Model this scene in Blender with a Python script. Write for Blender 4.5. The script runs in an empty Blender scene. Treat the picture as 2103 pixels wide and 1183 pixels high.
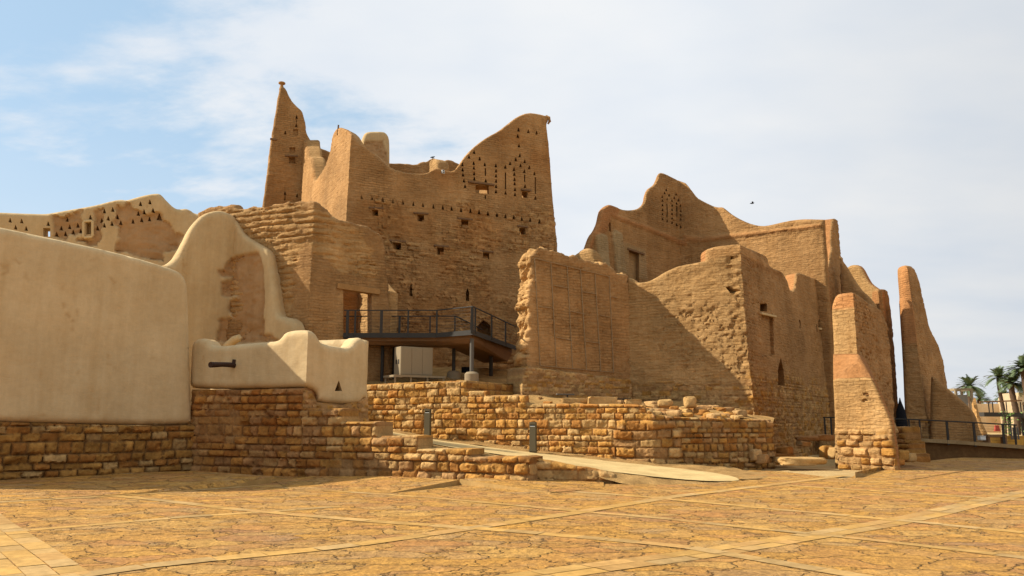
import bpy, math, random
import numpy as np
from mathutils import Vector, Matrix
from mathutils.geometry import delaunay_2d_cdt
random.seed(7)
S = bpy.context.scene
COL = S.collection
R_ = math.radians
# ------------------------------------------------------------------ camera
F, CX, CY, EYE = 1650.0, 1051.5, 591.5, 1.7
PITCH = math.atan((862 - CY) / F)
cam = bpy.data.cameras.new('camera'); camo = bpy.data.objects.new('camera', cam); COL.objects.link(camo)
camo.location = (0, 0, EYE); camo.rotation_euler = (math.pi / 2 + PITCH, 0, 0)
cam.sensor_width = 36; cam.lens = 36 * F / 2103; cam.clip_end = 3000; cam.clip_start = .1
S.camera = camo
# ------------------------------------------------------------------ sky and sun
SUN_EL = R_(35.0); SUN_XY = (-.999, .045)
S.view_settings.view_transform = 'Standard'; S.view_settings.look = 'None'
S.view_settings.exposure = 0.56; S.view_settings.gamma = 1
w = bpy.data.worlds.new('World'); S.world = w; w.use_nodes = True
def build_world():
    nt = w.node_tree; N = nt.nodes; L = nt.links
    for n in list(N): N.remove(n)
    out = N.new('ShaderNodeOutputWorld'); bg = N.new('ShaderNodeBackground')
    sky = N.new('ShaderNodeTexSky'); sky.sky_type = 'NISHITA'; sky.sun_disc = False
    sky.sun_elevation = SUN_EL; sky.sun_rotation = math.atan2(SUN_XY[0], SUN_XY[1])
    sky.air_density = 1.0; sky.dust_density = 1.6; sky.ozone_density = 1.3
    tc = N.new('ShaderNodeTexCoord'); sep = N.new('ShaderNodeSeparateXYZ'); L.new(tc.outputs['Generated'], sep.inputs[0])
    # flatten the sky direction on to a cloud layer
    zc = N.new('ShaderNodeMath'); zc.operation = 'MAXIMUM'; L.new(sep.outputs[2], zc.inputs[0]); zc.inputs[1].default_value = .04
    za = N.new('ShaderNodeMath'); za.operation = 'ADD'; L.new(zc.outputs[0], za.inputs[0]); za.inputs[1].default_value = .22
    dx = N.new('ShaderNodeMath'); dx.operation = 'DIVIDE'; L.new(sep.outputs[0], dx.inputs[0]); L.new(za.outputs[0], dx.inputs[1])
    dy = N.new('ShaderNodeMath'); dy.operation = 'DIVIDE'; L.new(sep.outputs[1], dy.inputs[0]); L.new(za.outputs[0], dy.inputs[1])
    cb = N.new('ShaderNodeCombineXYZ'); L.new(dx.outputs[0], cb.inputs[0]); L.new(dy.outputs[0], cb.inputs[1])
    mp = N.new('ShaderNodeMapping'); L.new(cb.outputs[0], mp.inputs[0]); mp.inputs['Location'].default_value = (3.1, 1.35, 0)
    mp.inputs['Rotation'].default_value = (0, 0, .35); mp.inputs['Scale'].default_value = (1.0, 1.5, 1)
    n1 = N.new('ShaderNodeTexNoise'); L.new(mp.outputs[0], n1.inputs['Vector'])
    n1.inputs['Scale'].default_value = 1.5; n1.inputs['Detail'].default_value = 9; n1.inputs['Roughness'].default_value = .56; n1.inputs['Distortion'].default_value = .35
    n2 = N.new('ShaderNodeTexNoise'); L.new(mp.outputs[0], n2.inputs['Vector'])
    n2.inputs['Scale'].default_value = 4.2; n2.inputs['Detail'].default_value = 8; n2.inputs['Roughness'].default_value = .62
    # thicker cloud towards the right-hand side of the sky
    g = N.new('ShaderNodeMapRange'); L.new(sep.outputs[0], g.inputs[0]); g.inputs[1].default_value = -.5; g.inputs[2].default_value = .25
    g.inputs[3].default_value = -.17; g.inputs[4].default_value = .40; g.interpolation_type = 'SMOOTHSTEP'
    a1 = N.new('ShaderNodeMath'); a1.operation = 'ADD'; L.new(n1.outputs[0], a1.inputs[0]); L.new(g.outputs[0], a1.inputs[1])
    m2 = N.new('ShaderNodeMath'); m2.operation = 'MULTIPLY_ADD'; L.new(n2.outputs[0], m2.inputs[0]); m2.inputs[1].default_value = .42; L.new(a1.outputs[0], m2.inputs[2])
    cr = N.new('ShaderNodeMapRange'); L.new(m2.outputs[0], cr.inputs[0]); cr.inputs[1].default_value = .54; cr.inputs[2].default_value = .80
    cr.interpolation_type = 'SMOOTHSTEP'
    # low haze towards the horizon
    hz = N.new('ShaderNodeMapRange'); L.new(sep.outputs[2], hz.inputs[0]); hz.inputs[1].default_value = .0; hz.inputs[2].default_value = .34
    hz.inputs[3].default_value = .62; hz.inputs[4].default_value = .0
    mx = N.new('ShaderNodeMath'); mx.operation = 'MAXIMUM'; L.new(cr.outputs[0], mx.inputs[0]); L.new(hz.outputs[0], mx.inputs[1])
    fm = N.new('ShaderNodeMath'); fm.operation = 'MULTIPLY'; L.new(mx.outputs[0], fm.inputs[0]); fm.inputs[1].default_value = .96
    # sky strength
    sm = N.new('ShaderNodeMix'); sm.data_type = 'RGBA'; sm.blend_type = 'MULTIPLY'; sm.inputs[0].default_value = 1
    L.new(sky.outputs[0], sm.inputs[6]); k = 0.14; sm.inputs[7].default_value = (k, k, k, 1)
    sa = N.new('ShaderNodeMix'); sa.data_type = 'RGBA'; sa.blend_type = 'MIX'; sa.inputs[0].default_value = .62
    L.new(sm.outputs[2], sa.inputs[6]); sa.inputs[7].default_value = (.58, .83, 1.05, 1)
    # grey-white variation inside the cloud
    n3 = N.new('ShaderNodeTexNoise'); L.new(mp.outputs[0], n3.inputs['Vector']); n3.inputs['Scale'].default_value = 2.2; n3.inputs['Detail'].default_value = 5
    cc = N.new('ShaderNodeMix'); cc.data_type = 'RGBA'; L.new(n3.outputs[0], cc.inputs[0])
    cc.inputs[6].default_value = (.72, .81, .93, 1); cc.inputs[7].default_value = (1.06, 1.04, 1.01, 1)
    gr = N.new('ShaderNodeMapRange'); L.new(sep.outputs[0], gr.inputs[0]); gr.inputs[1].default_value = .2; gr.inputs[2].default_value = .62; gr.inputs[3].default_value = 1.; gr.inputs[4].default_value = .80
    cg = N.new('ShaderNodeVectorMath'); cg.operation = 'SCALE'; L.new(cc.outputs[2], cg.inputs[0]); L.new(gr.outputs[0], cg.inputs['Scale'])   # thinner, greyer cloud to the right
    m = N.new('ShaderNodeMix'); m.data_type = 'RGBA'; L.new(fm.outputs[0], m.inputs[0])
    L.new(sa.outputs[2], m.inputs[6]); L.new(cg.outputs[0], m.inputs[7])
    L.new(m.outputs[2], bg.inputs[0]); bg.inputs[1].default_value = .645
    L.new(bg.outputs[0], out.inputs[0])
build_world()
sl = bpy.data.lights.new('sun', 'SUN'); sl.energy = 5.0; sl.angle = R_(.6); sl.color = (1, .93, .80)
so = bpy.data.objects.new('sun', sl); COL.objects.link(so)
so.rotation_euler = Vector((SUN_XY[0] * math.cos(SUN_EL), SUN_XY[1] * math.cos(SUN_EL), math.sin(SUN_EL))).to_track_quat('Z', 'Y').to_euler()
so.location = (-30, 0, 40)
# ------------------------------------------------------------------ pixel -> world helpers
CP, SP = math.cos(PITCH), math.sin(PITCH)
def ray(px, py):
    x = (px - CX) / F; y = (CY - py) / F
    return np.array([x, CP - y * SP, SP + y * CP])
def W(px, depth):                          # a point on the plan at a given depth, seen at column px on the horizon
    d = ray(px, 862.0); return np.array([d[0] / d[1] * depth, depth])
def G(px, py, z=0.0):                      # point on a level plane
    d = ray(px, py); t = (z - EYE) / d[2]; return np.array([d[0] * t, d[1] * t, z])
def AT(px, py, depth):
    d = ray(px, py); t = depth / d[1]; return np.array([d[0] * t, depth, EYE + d[2] * t])
def cv(pts, x0, y0, s): return [(x0 + a / s, y0 + b / s) for a, b in pts]
# ------------------------------------------------------------------ noise
def h01(ix, iy, seed=0):
    a = np.asarray(ix).astype(np.int64); b = np.asarray(iy).astype(np.int64)
    n = (a * 374761393 + b * 668265263 + seed * 2147483647 + 974634541) & 0xFFFFFFFF
    n = ((n ^ (n >> 13)) * 1274126177) & 0xFFFFFFFF
    n = ((n ^ (n >> 16)) * 2246822519) & 0xFFFFFFFF
    return ((n ^ (n >> 15)) & 0xFFFFFF) / float(0xFFFFFF)
def vn(x, y, seed=0):
    x = np.asarray(x, float); y = np.asarray(y, float)
    ix = np.floor(x); iy = np.floor(y); fx = x - ix; fy = y - iy
    fx = fx * fx * fx * (fx * (fx * 6 - 15) + 10); fy = fy * fy * fy * (fy * (fy * 6 - 15) + 10)
    a = h01(ix, iy, seed); b = h01(ix + 1, iy, seed); c = h01(ix, iy + 1, seed); d = h01(ix + 1, iy + 1, seed)
    return (a + (b - a) * fx + (c - a) * fy + (a - b - c + d) * fx * fy) * 2 - 1
def fbm(x, y, o=4, seed=0, g=.5):
    s = 0; a = 1; t = 0
    for i in range(o):
        s = s + a * vn(x * 2 ** i + i * 17.3, y * 2 ** i - i * 9.1, seed + i); t += a; a *= g
    return s / t
def sst(a, b, x):
    t = np.clip((x - a) / (b - a), 0, 1); return t * t * (3 - 2 * t)
def inside(poly, x, y):
    poly = np.asarray(poly); r = np.zeros(len(x), bool); n = len(poly)
    for i in range(n):
        x0, y0 = poly[i]; x1, y1 = poly[(i + 1) % n]
        if y0 == y1: continue
        c = ((y0 > y) != (y1 > y)) & (x < (x1 - x0) * (y - y0) / (y1 - y0) + x0); r ^= c
    return r
def pdist(line, x, y, closed=False):
    line = np.asarray(line); m = np.full(len(x), 1e9); n = len(line)
    for i in range(n if closed else n - 1):
        a = line[i]; b = line[(i + 1) % n]; d = b - a; q = max(d @ d, 1e-12)
        t = np.clip(((x - a[0]) * d[0] + (y - a[1]) * d[1]) / q, 0, 1)
        m = np.minimum(m, np.hypot(x - a[0] - t * d[0], y - a[1] - t * d[1]))
    return m
def soft(poly, x, y, wd=.08, rough=.12, seed=5):     # soft-edged, ragged membership of a patch
    x2 = x + rough * fbm(x * 3, y * 3, 3, seed); y2 = y + rough * fbm(x * 3 + 50, y * 3, 3, seed + 3)
    d = pdist(poly, x2, y2, True); s = np.where(inside(poly, x2, y2), d, -d)
    return sst(-wd, wd, s), s
def lerp3(c0, c1, t): return np.asarray(c0) * (1 - t[:, None]) + np.asarray(c1) * t[:, None]
# ------------------------------------------------------------------ object helpers
def link(o): COL.objects.link(o); return o
def tag(o, label, cat, group=None, kind=None):
    if label: o['label'] = label
    if cat: o['category'] = cat
    if group: o['group'] = group
    if kind: o['kind'] = kind
    return o
def thing(name, label, cat, loc=(0, 0, 0), group=None):
    o = bpy.data.objects.new(name, None); link(o); o.location = tuple(float(v) for v in loc); o.empty_display_size = .3
    return tag(o, label, cat, group)
def attach(o, parent):
    if parent is not None:
        o.parent = parent
        if parent.type == 'EMPTY': o.location = -Vector(parent.location)
    return o
def npmesh(name, V, T, mat, parent=None, col=None, smooth=True, sharp=None, wuv=None):
    V = np.asarray(V, np.float32); T = np.asarray(T, np.int32)
    me = bpy.data.meshes.new(name)
    me.vertices.add(len(V)); me.vertices.foreach_set('co', V.ravel())
    k = T.shape[1]
    me.loops.add(T.size); me.loops.foreach_set('vertex_index', T.ravel())
    me.polygons.add(len(T)); me.polygons.foreach_set('loop_start', np.arange(0, T.size, k, dtype=np.int32))
    me.polygons.foreach_set('use_smooth', np.full(len(T), smooth))
    me.update(calc_edges=True); me.validate()
    if col is not None:
        a = me.attributes.new('Col', 'FLOAT_COLOR', 'POINT')
        c = np.ones((len(V), 4), np.float32); c[:, :3] = np.clip(col, 0, 1); a.data.foreach_set('color', c.ravel())
    if wuv is not None:
        a = me.attributes.new('Wuv', 'FLOAT_VECTOR', 'POINT'); c = np.zeros((len(V), 3), np.float32); c[:, :2] = wuv; a.data.foreach_set('vector', c.ravel())
    if sharp: me.set_sharp_from_angle(angle=R_(sharp))
    me.materials.append(mat)
    o = bpy.data.objects.new(name, me); link(o); return attach(o, parent)
class MB:                                   # collects simple solids into one mesh
    def __init__(s): s.v = []; s.f = []
    def quadbox(s, P):                      # 8 points: bottom 4 then top 4
        b = len(s.v); s.v += [tuple(map(float, p)) for p in P]
        for q in ((3, 2, 1, 0), (4, 5, 6, 7), (0, 1, 5, 4), (1, 2, 6, 5), (2, 3, 7, 6), (3, 0, 4, 7)): s.f.append(tuple(b + i for i in q))
    def box(s, c, size, ax=(1, 0), ):       # upright box centred on c, ax = horizontal direction of its length
        c = np.asarray(c, float); a = np.array([ax[0], ax[1], 0.]); a /= np.linalg.norm(a); b = np.array([-a[1], a[0], 0]); z = np.array([0, 0, 1.])
        l, d, h = np.asarray(size) / 2.
        s.quadbox([c + a * i * l + b * j * d + z * k * h for k in (-1, 1) for i, j in ((-1, -1), (1, -1), (1, 1), (-1, 1))])
    def bar(s, p, q, wd, hd=None, up=(0, 0, 1)):
        p = np.asarray(p, float); q = np.asarray(q, float); d = q - p; d /= np.linalg.norm(d); hd = hd or wd
        u = np.asarray(up, float); r = np.cross(d, u)
        if np.linalg.norm(r) < 1e-3: r = np.cross(d, (0, 1., 0))
        r /= np.linalg.norm(r); u = np.cross(r, d)
        s.quadbox([e + r * i * wd / 2 + u * j * hd / 2 for e in (p, q) for i, j in ((-1, -1), (1, -1), (1, 1), (-1, 1))])
    def tube(s, pts, rad, n=10, cap=True):
        pts = [np.asarray(p, float) for p in pts]; rad = rad if hasattr(rad, '__len__') else [rad] * len(pts); b = len(s.v)
        for i, p in enumerate(pts):
            d = pts[min(i + 1, len(pts) - 1)] - pts[max(i - 1, 0)]; d /= np.linalg.norm(d)
            r = np.cross(d, (0, 0, 1.)) if abs(d[2]) < .95 else np.cross(d, (0, 1., 0)); r /= np.linalg.norm(r); u = np.cross(r, d)
            for k in range(n):
                a = 2 * math.pi * k / n; s.v.append(tuple(p + rad[i] * (math.cos(a) * r + math.sin(a) * u)))
        for i in range(len(pts) - 1):
            for k in range(n):
                s.f.append((b + i * n + k, b + i * n + (k + 1) % n, b + (i + 1) * n + (k + 1) % n, b + (i + 1) * n + k))
        if cap: s.f.append(tuple(b + k for k in range(n))[::-1]); s.f.append(tuple(b + (len(pts) - 1) * n + k for k in range(n)))
    def lathe(s, c, prof, n=16):            # prof: list of (radius, z)
        b = len(s.v)
        for r, z in prof:
            for k in range(n):
                a = 2 * math.pi * k / n; s.v.append((c[0] + r * math.cos(a), c[1] + r * math.sin(a), c[2] + z))
        for i in range(len(prof) - 1):
            for k in range(n): s.f.append((b + i * n + k, b + i * n + (k + 1) % n, b + (i + 1) * n + (k + 1) % n, b + (i + 1) * n + k))
        s.f.append(tuple(b + k for k in range(n))[::-1]); s.f.append(tuple(b + (len(prof) - 1) * n + k for k in range(n)))
    def build(s, name, mat, parent=None, bevel=0, smooth=False):
        me = bpy.data.meshes.new(name); me.from_pydata(s.v, [], s.f); me.update()
        me.materials.append(mat)
        if smooth: me.polygons.foreach_set('use_smooth', [True] * len(me.polygons)); me.set_sharp_from_angle(angle=R_(40))
        o = bpy.data.objects.new(name, me); link(o); attach(o, parent)
        if bevel:
            m = o.modifiers.new('bevel', 'BEVEL'); m.width = bevel; m.segments = 2; m.limit_method = 'ANGLE'
        return o
# ------------------------------------------------------------------ materials
def new_mat(name):
    m = bpy.data.materials.new(name); m.use_nodes = True; nt = m.node_tree
    return m, nt.nodes, nt.links, nt.nodes['Principled BSDF']
def earth(name, rough=.95, var=.22, blot=.9, fine=14., bump=.35, bdist=.03, streak=0., base=None, grain=60., lam=0.):
    m, N, L, P = new_mat(name)
    P.inputs['Roughness'].default_value = rough; P.inputs['Specular IOR Level'].default_value = .12
    tc = N.new('ShaderNodeTexCoord')
    if base is None:
        at = N.new('ShaderNodeAttribute'); at.attribute_name = 'Col'; c = at.outputs['Color']
    else:
        rg = N.new('ShaderNodeRGB'); rg.outputs[0].default_value = (*base, 1); c = rg.outputs[0]
    def noise(sc, det=6, ro=.6, vec=None):
        n = N.new('ShaderNodeTexNoise'); L.new(vec or tc.outputs['Object'], n.inputs['Vector'])
        n.inputs['Scale'].default_value = sc; n.inputs['Detail'].default_value = det; n.inputs['Roughness'].default_value = ro; return n
    def mul(c, fac, lo, hi, tint=(1, 1, 1)):
        mr = N.new('ShaderNodeMapRange'); L.new(fac, mr.inputs[0]); mr.inputs[1].default_value = .28; mr.inputs[2].default_value = .72
        mc = N.new('ShaderNodeMix'); mc.data_type = 'RGBA'; L.new(mr.outputs[0], mc.inputs[0])
        mc.inputs[6].default_value = (lo * tint[0], lo * tint[1], lo * tint[2], 1); mc.inputs[7].default_value = (hi, hi, hi, 1)
        x = N.new('ShaderNodeMix'); x.data_type = 'RGBA'; x.blend_type = 'MULTIPLY'; x.inputs[0].default_value = 1
        L.new(c, x.inputs[6]); L.new(mc.outputs[2], x.inputs[7]); return x.outputs[2]
    n1 = noise(blot, 7, .62); n2 = noise(fine, 6, .65); n3 = noise(grain, 3, .6)
    c = mul(c, n1.outputs[0], 1 - var, 1 + var * .6, (1, .97, .92)); c = mul(c, n2.outputs[0], 1 - var * .8, 1 + var * .6)
    if streak:
        mp = N.new('ShaderNodeMapping'); L.new(tc.outputs['Object'], mp.inputs[0]); mp.inputs['Scale'].default_value = (2.2, 2.2, .22)
        n4 = noise(1., 5, .7, mp.outputs[0]); c = mul(c, n4.outputs[0], 1 - streak, 1 + streak * .4, (1.02, .95, .85))
    brick = None
    if lam > .5:                              # mud brick courses laid along the wall, worn away in patches
        wu = N.new('ShaderNodeAttribute'); wu.attribute_name = 'Wuv'
        nz = noise(1.6, 4, .6); wp = N.new('ShaderNodeVectorMath'); wp.operation = 'MULTIPLY_ADD'; L.new(nz.outputs['Color'], wp.inputs[0]); wp.inputs[1].default_value = (.30, .20, 0); L.new(wu.outputs['Vector'], wp.inputs[2])
        bk = N.new('ShaderNodeTexBrick'); L.new(wp.outputs[0], bk.inputs['Vector']); bk.inputs['Scale'].default_value = 1.; bk.inputs['Mortar Size'].default_value = .016; bk.inputs['Mortar Smooth'].default_value = .5
        bk.inputs['Brick Width'].default_value = .42; bk.inputs['Row Height'].default_value = .125; bk.inputs['Color1'].default_value = (.88, .88, .88, 1); bk.inputs['Color2'].default_value = (1.10, 1.09, 1.07, 1); bk.inputs['Mortar'].default_value = (.80, .77, .72, 1)
        mk = noise(.55, 5, .65); mm = N.new('ShaderNodeMapRange'); L.new(mk.outputs[0], mm.inputs[0]); mm.inputs[1].default_value = .42; mm.inputs[2].default_value = .64; mm.inputs[3].default_value = .06; mm.inputs[4].default_value = .85
        x = N.new('ShaderNodeMix'); x.data_type = 'RGBA'; x.blend_type = 'MULTIPLY'; L.new(mm.outputs[0], x.inputs[0]); L.new(c, x.inputs[6]); L.new(bk.outputs['Color'], x.inputs[7]); c = x.outputs[2]
        brick = N.new('ShaderNodeMath'); brick.operation = 'MULTIPLY'; L.new(bk.outputs['Fac'], brick.inputs[0]); L.new(mm.outputs[0], brick.inputs[1])
    L.new(c, P.inputs['Base Color'])
    ad = N.new('ShaderNodeMath'); ad.operation = 'MULTIPLY_ADD'; L.new(n3.outputs[0], ad.inputs[0]); ad.inputs[1].default_value = .35; L.new(n2.outputs[0], ad.inputs[2])
    if lam:
        mp2 = N.new('ShaderNodeMapping'); L.new(tc.outputs['Object'], mp2.inputs[0]); mp2.inputs['Scale'].default_value = (1.7, 1.7, 7.5)
        n5 = noise(1., 7, .68, mp2.outputs[0]); n5.inputs['Distortion'].default_value = .6
        rd = N.new('ShaderNodeMapRange'); L.new(n5.outputs[0], rd.inputs[0]); rd.inputs[1].default_value = .36; rd.inputs[2].default_value = .56
        a5 = N.new('ShaderNodeMath'); a5.operation = 'MULTIPLY_ADD'; L.new(rd.outputs[0], a5.inputs[0]); a5.inputs[1].default_value = lam; L.new(ad.outputs[0], a5.inputs[2]); ad = a5
    if brick:
        a6 = N.new('ShaderNodeMath'); a6.operation = 'MULTIPLY_ADD'; L.new(brick.outputs[0], a6.inputs[0]); a6.inputs[1].default_value = -1.0; L.new(ad.outputs[0], a6.inputs[2]); ad = a6
    bp = N.new('ShaderNodeBump'); bp.inputs['Strength'].default_value = bump; bp.inputs['Distance'].default_value = bdist
    L.new(ad.outputs[0], bp.inputs['Height']); L.new(bp.outputs[0], P.inputs['Normal'])
    return m
def flat(name, col, rough=.5, metal=0., var=.12, sc=9.):
    m, N, L, P = new_mat(name); P.inputs['Roughness'].default_value = rough; P.inputs['Metallic'].default_value = metal; P.inputs['Specular IOR Level'].default_value = .2
    tc = N.new('ShaderNodeTexCoord'); n = N.new('ShaderNodeTexNoise'); L.new(tc.outputs['Object'], n.inputs['Vector']); n.inputs['Scale'].default_value = sc; n.inputs['Detail'].default_value = 5
    x = N.new('ShaderNodeMix'); x.data_type = 'RGBA'; L.new(n.outputs[0], x.inputs[0])
    x.inputs[6].default_value = (*[c * (1 - var) for c in col], 1); x.inputs[7].default_value = (*[c * (1 + var) for c in col], 1)
    L.new(x.outputs[2], P.inputs['Base Color']); return m
M_MUD = earth('mud_brick', .97, .20, .7, 9., .9, .042, streak=.14, lam=.65)
M_PLA = earth('mud_plaster', .93, .09, .6, 6., .35, .02, streak=.12, lam=.35)
M_STO = earth('rough_stone', .94, .26, 2.5, 14., .8, .04)
M_SOIL = earth('soil', .98, .42, 1.8, 20., .9, .05, base=(.41, .24, .085))
M_GRAVEL = earth('gravel', .97, .28, 1.4, 40., .7, .03, base=(.50, .34, .15), grain=120)
M_PATH = earth('pale_screed', .92, .24, 1.1, 12., .35, .015, base=(.58, .41, .18))
M_STEEL = flat('dark_grey_steel', (.040, .034, .027), .65, 0.)
M_STEELM = flat('grey_steel', (.105, .09, .07), .6, 0.)
M_BOARD = flat('brown_cladding', (.20, .105, .045), .7, 0, .2, 3)
M_WOOD = flat('weathered_wood', (.17, .095, .045), .85, 0, .35, 12)
M_DARKWOOD = flat('dark_log', (.045, .022, .014), .75, 0, .4, 14)
M_AC = flat('cream_metal', (.27, .205, .12), .6, 0, .06, 2)
M_CONC = flat('concrete', (.26, .195, .115), .9, 0, .15, 8)
M_BOLL = flat('grey_green_metal', (.085, .066, .034), .7, 0, .1, 4)
M_LENS = flat('lamp_lens', (.62, .62, .58), .25)
M_BLACK = flat('black_cloth', (.006, .006, .008), .9)
M_STRIP = flat('pale_strip', (.33, .22, .11), .8, 0, .3, 6)
M_CREAM = earth('cream_plaster', .93, .1, .8, 6, .2, .02, base=(.55, .40, .2)); M_MUDB = earth('plain_mud', .95, .2, 2, 12, .4, .02, base=(.35, .19, .07))
MUD = np.array((.41, .232, .094)); MUDL = np.array((.47, .282, .116)); MUDD = np.array((.27, .145, .05))
RED = np.array((.44, .21, .08)); PLA = np.array((.575, .43, .24)); PLA2 = np.array((.50, .36, .185)); MUDP = np.array((.37, .225, .105))
OCH = np.array((.44, .222, .055)); PAL = np.array((.52, .315, .12)); ORB = np.array((.33, .145, .035)); PNK = np.array((.40, .22, .085)); MOR = np.array((.27, .14, .05))
# ------------------------------------------------------------------ surface relief (height in metres, colour)
def stone(u, z, ch=.2, ln=.34, jt=.03, dep=.05, seed=0, irr=.03, mort=MOR, pal=(OCH, PAL, ORB, PNK), dim=1.):
    zz = z + irr * fbm(u * .7, z * .9, 2, seed + 3) + .02 * vn(u * .25, z * 0 + 3, seed)
    zz = zz + .22 * ch * np.sin(zz / ch * 1.3 + seed)
    r = np.floor(zz / ch); fz = zz / ch - r
    L = ln * (.8 + .45 * h01(r, r * 0, seed + 1)); uu = u / L + h01(r, r * 0 + 5, seed + 2) * 10
    c = np.floor(uu); fu = uu - c
    J = lambda k: (h01(k, r, seed + 4) - .5) * .5
    l = J(c); rt = 1 + J(c + 1); lo = fu < l; hi = fu > rt
    c2 = c - lo + hi; fu2 = uu - c2; l = J(c2); rt = 1 + J(c2 + 1)
    dx = np.minimum(fu2 - l, rt - fu2) * L; dz = np.minimum(fz, 1 - fz) * ch
    dx = np.maximum(dx, 1e-4); dz = np.maximum(dz, 1e-4)
    d = 1 / np.sqrt(1 / dx ** 2 + 1 / dz ** 2); d = d + .012 * vn(u * 14, z * 14, seed + 8)
    pil = sst(0, jt * 1.0, d); idv = h01(c2, r, seed + 11); id2 = h01(c2, r, seed + 12)
    h = dep * pil * (.55 + .75 * id2) + .034 * (np.abs(fbm(u * 8, z * 8, 4, seed + 20)) * 2 - .5) * pil - .02 * sst(.25, .6, fbm(u * 5 + 9, z * 5, 3, seed + 27)) * pil + .012 * fbm(u * 3, z * 3, 2, seed)
    h = h + dep * .5 * sst(0, .10, d) * (id2 - .3) + pil * ((h01(c2, r, seed + 14) - .5) * .9 * (fu2 - .5) * dep + (h01(c2, r, seed + 15) - .5) * 1.1 * (fz - .5) * dep)
    p = np.asarray(pal); k = np.clip((idv * len(p)).astype(int), 0, len(p) - 1)
    col = p[k] * (.82 + .36 * id2)[:, None] * dim
    return h, lerp3(mort * dim, col * (1 + .28 * fbm(u * 6, z * 6, 3, seed + 33))[:, None], sst(.1, .75, pil))
def mud(u, z, seed=0, rough=1., courses=1., col=MUD):
    e = fbm(u * 1.1, z * 2.6, 4, seed); q = fbm(u * 4, z * 9, 4, seed + 31)
    zz = z / .115 + .35 * fbm(u * 1.2, z * 1.2, 3, seed + 7); g = np.abs(zz - np.round(zz))
    br = np.round(zz); uu = u / .33 + h01(br, br * 0, seed) * 3; gu = np.abs(uu - np.round(uu)) * .33
    m = sst(-.15, .4, fbm(u * .55, z * .55, 3, seed + 13))
    gr = (1 - sst(0, .28, g)) + .7 * (1 - sst(0, .03, gu))
    rid = 1 - np.abs(fbm(u * 1.7, z * 5.2, 4, seed + 41)) * 2
    cr = sst(.80, .98, rid)
    h = .045 * e * rough + .028 * q * rough - .022 * courses * gr * (.35 + .65 * m) - .05 * cr * rough * sst(-.2, .3, fbm(u * .4, z * .4, 2, seed + 3))
    t = np.clip(.5 + 1.2 * fbm(u * .35, z * .35, 3, seed + 17), 0, 1)
    c = lerp3(col * .84, col * 1.12, t); c = lerp3(c, col * np.array((1.12, 1.15, 1.25)), .35 * sst(.1, .5, q))
    return h, c
def rubble(u, z, seed=0, ch=.2, ln=.38, dep=.075):
    h, c = stone(u + .05 * fbm(u * 3, z * 3, 2, seed), z + .07 * fbm(u * 1.5, z * 1.5, 3, seed + 2), ch, ln, .03, dep, seed, .08, MUD * .88, (MUD, MUDL, MUD * .93, MUD * 1.06))
    h2, c2 = mud(u, z, seed + 5, .7, .0)
    m = sst(-.35, .25, fbm(u * .5, z * .8, 3, seed + 9))
    return h * (.35 + .65 * m) + .6 * h2, lerp3(c2, c, .6 * m + .25)
def plaster(u, z, seed=0, col=PLA):
    h = .035 * fbm(u * .8, z * .8, 3, seed) + .010 * fbm(u * 4, z * 4, 3, seed + 3)
    t = np.clip(.5 + .9 * fbm(u * .6, z * .6, 4, seed + 8), 0, 1)
    cr = 1 - np.abs(fbm(u * .9, z * .45, 4, seed + 19)) * 2; cr = sst(.95, .99, cr) * sst(-.1, .3, fbm(u * .5, z * .5, 2, seed + 29))
    c = lerp3(col * .93, col * 1.05, t); c = lerp3(c, col * np.array((.80, .70, .58)), .7 * cr)
    return h - .006 * cr, c
def blend(a, b, t): return a[0] * (1 - t) + b[0] * t, a[1] * (1 - t[:, None]) + b[1] * t[:, None]
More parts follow.
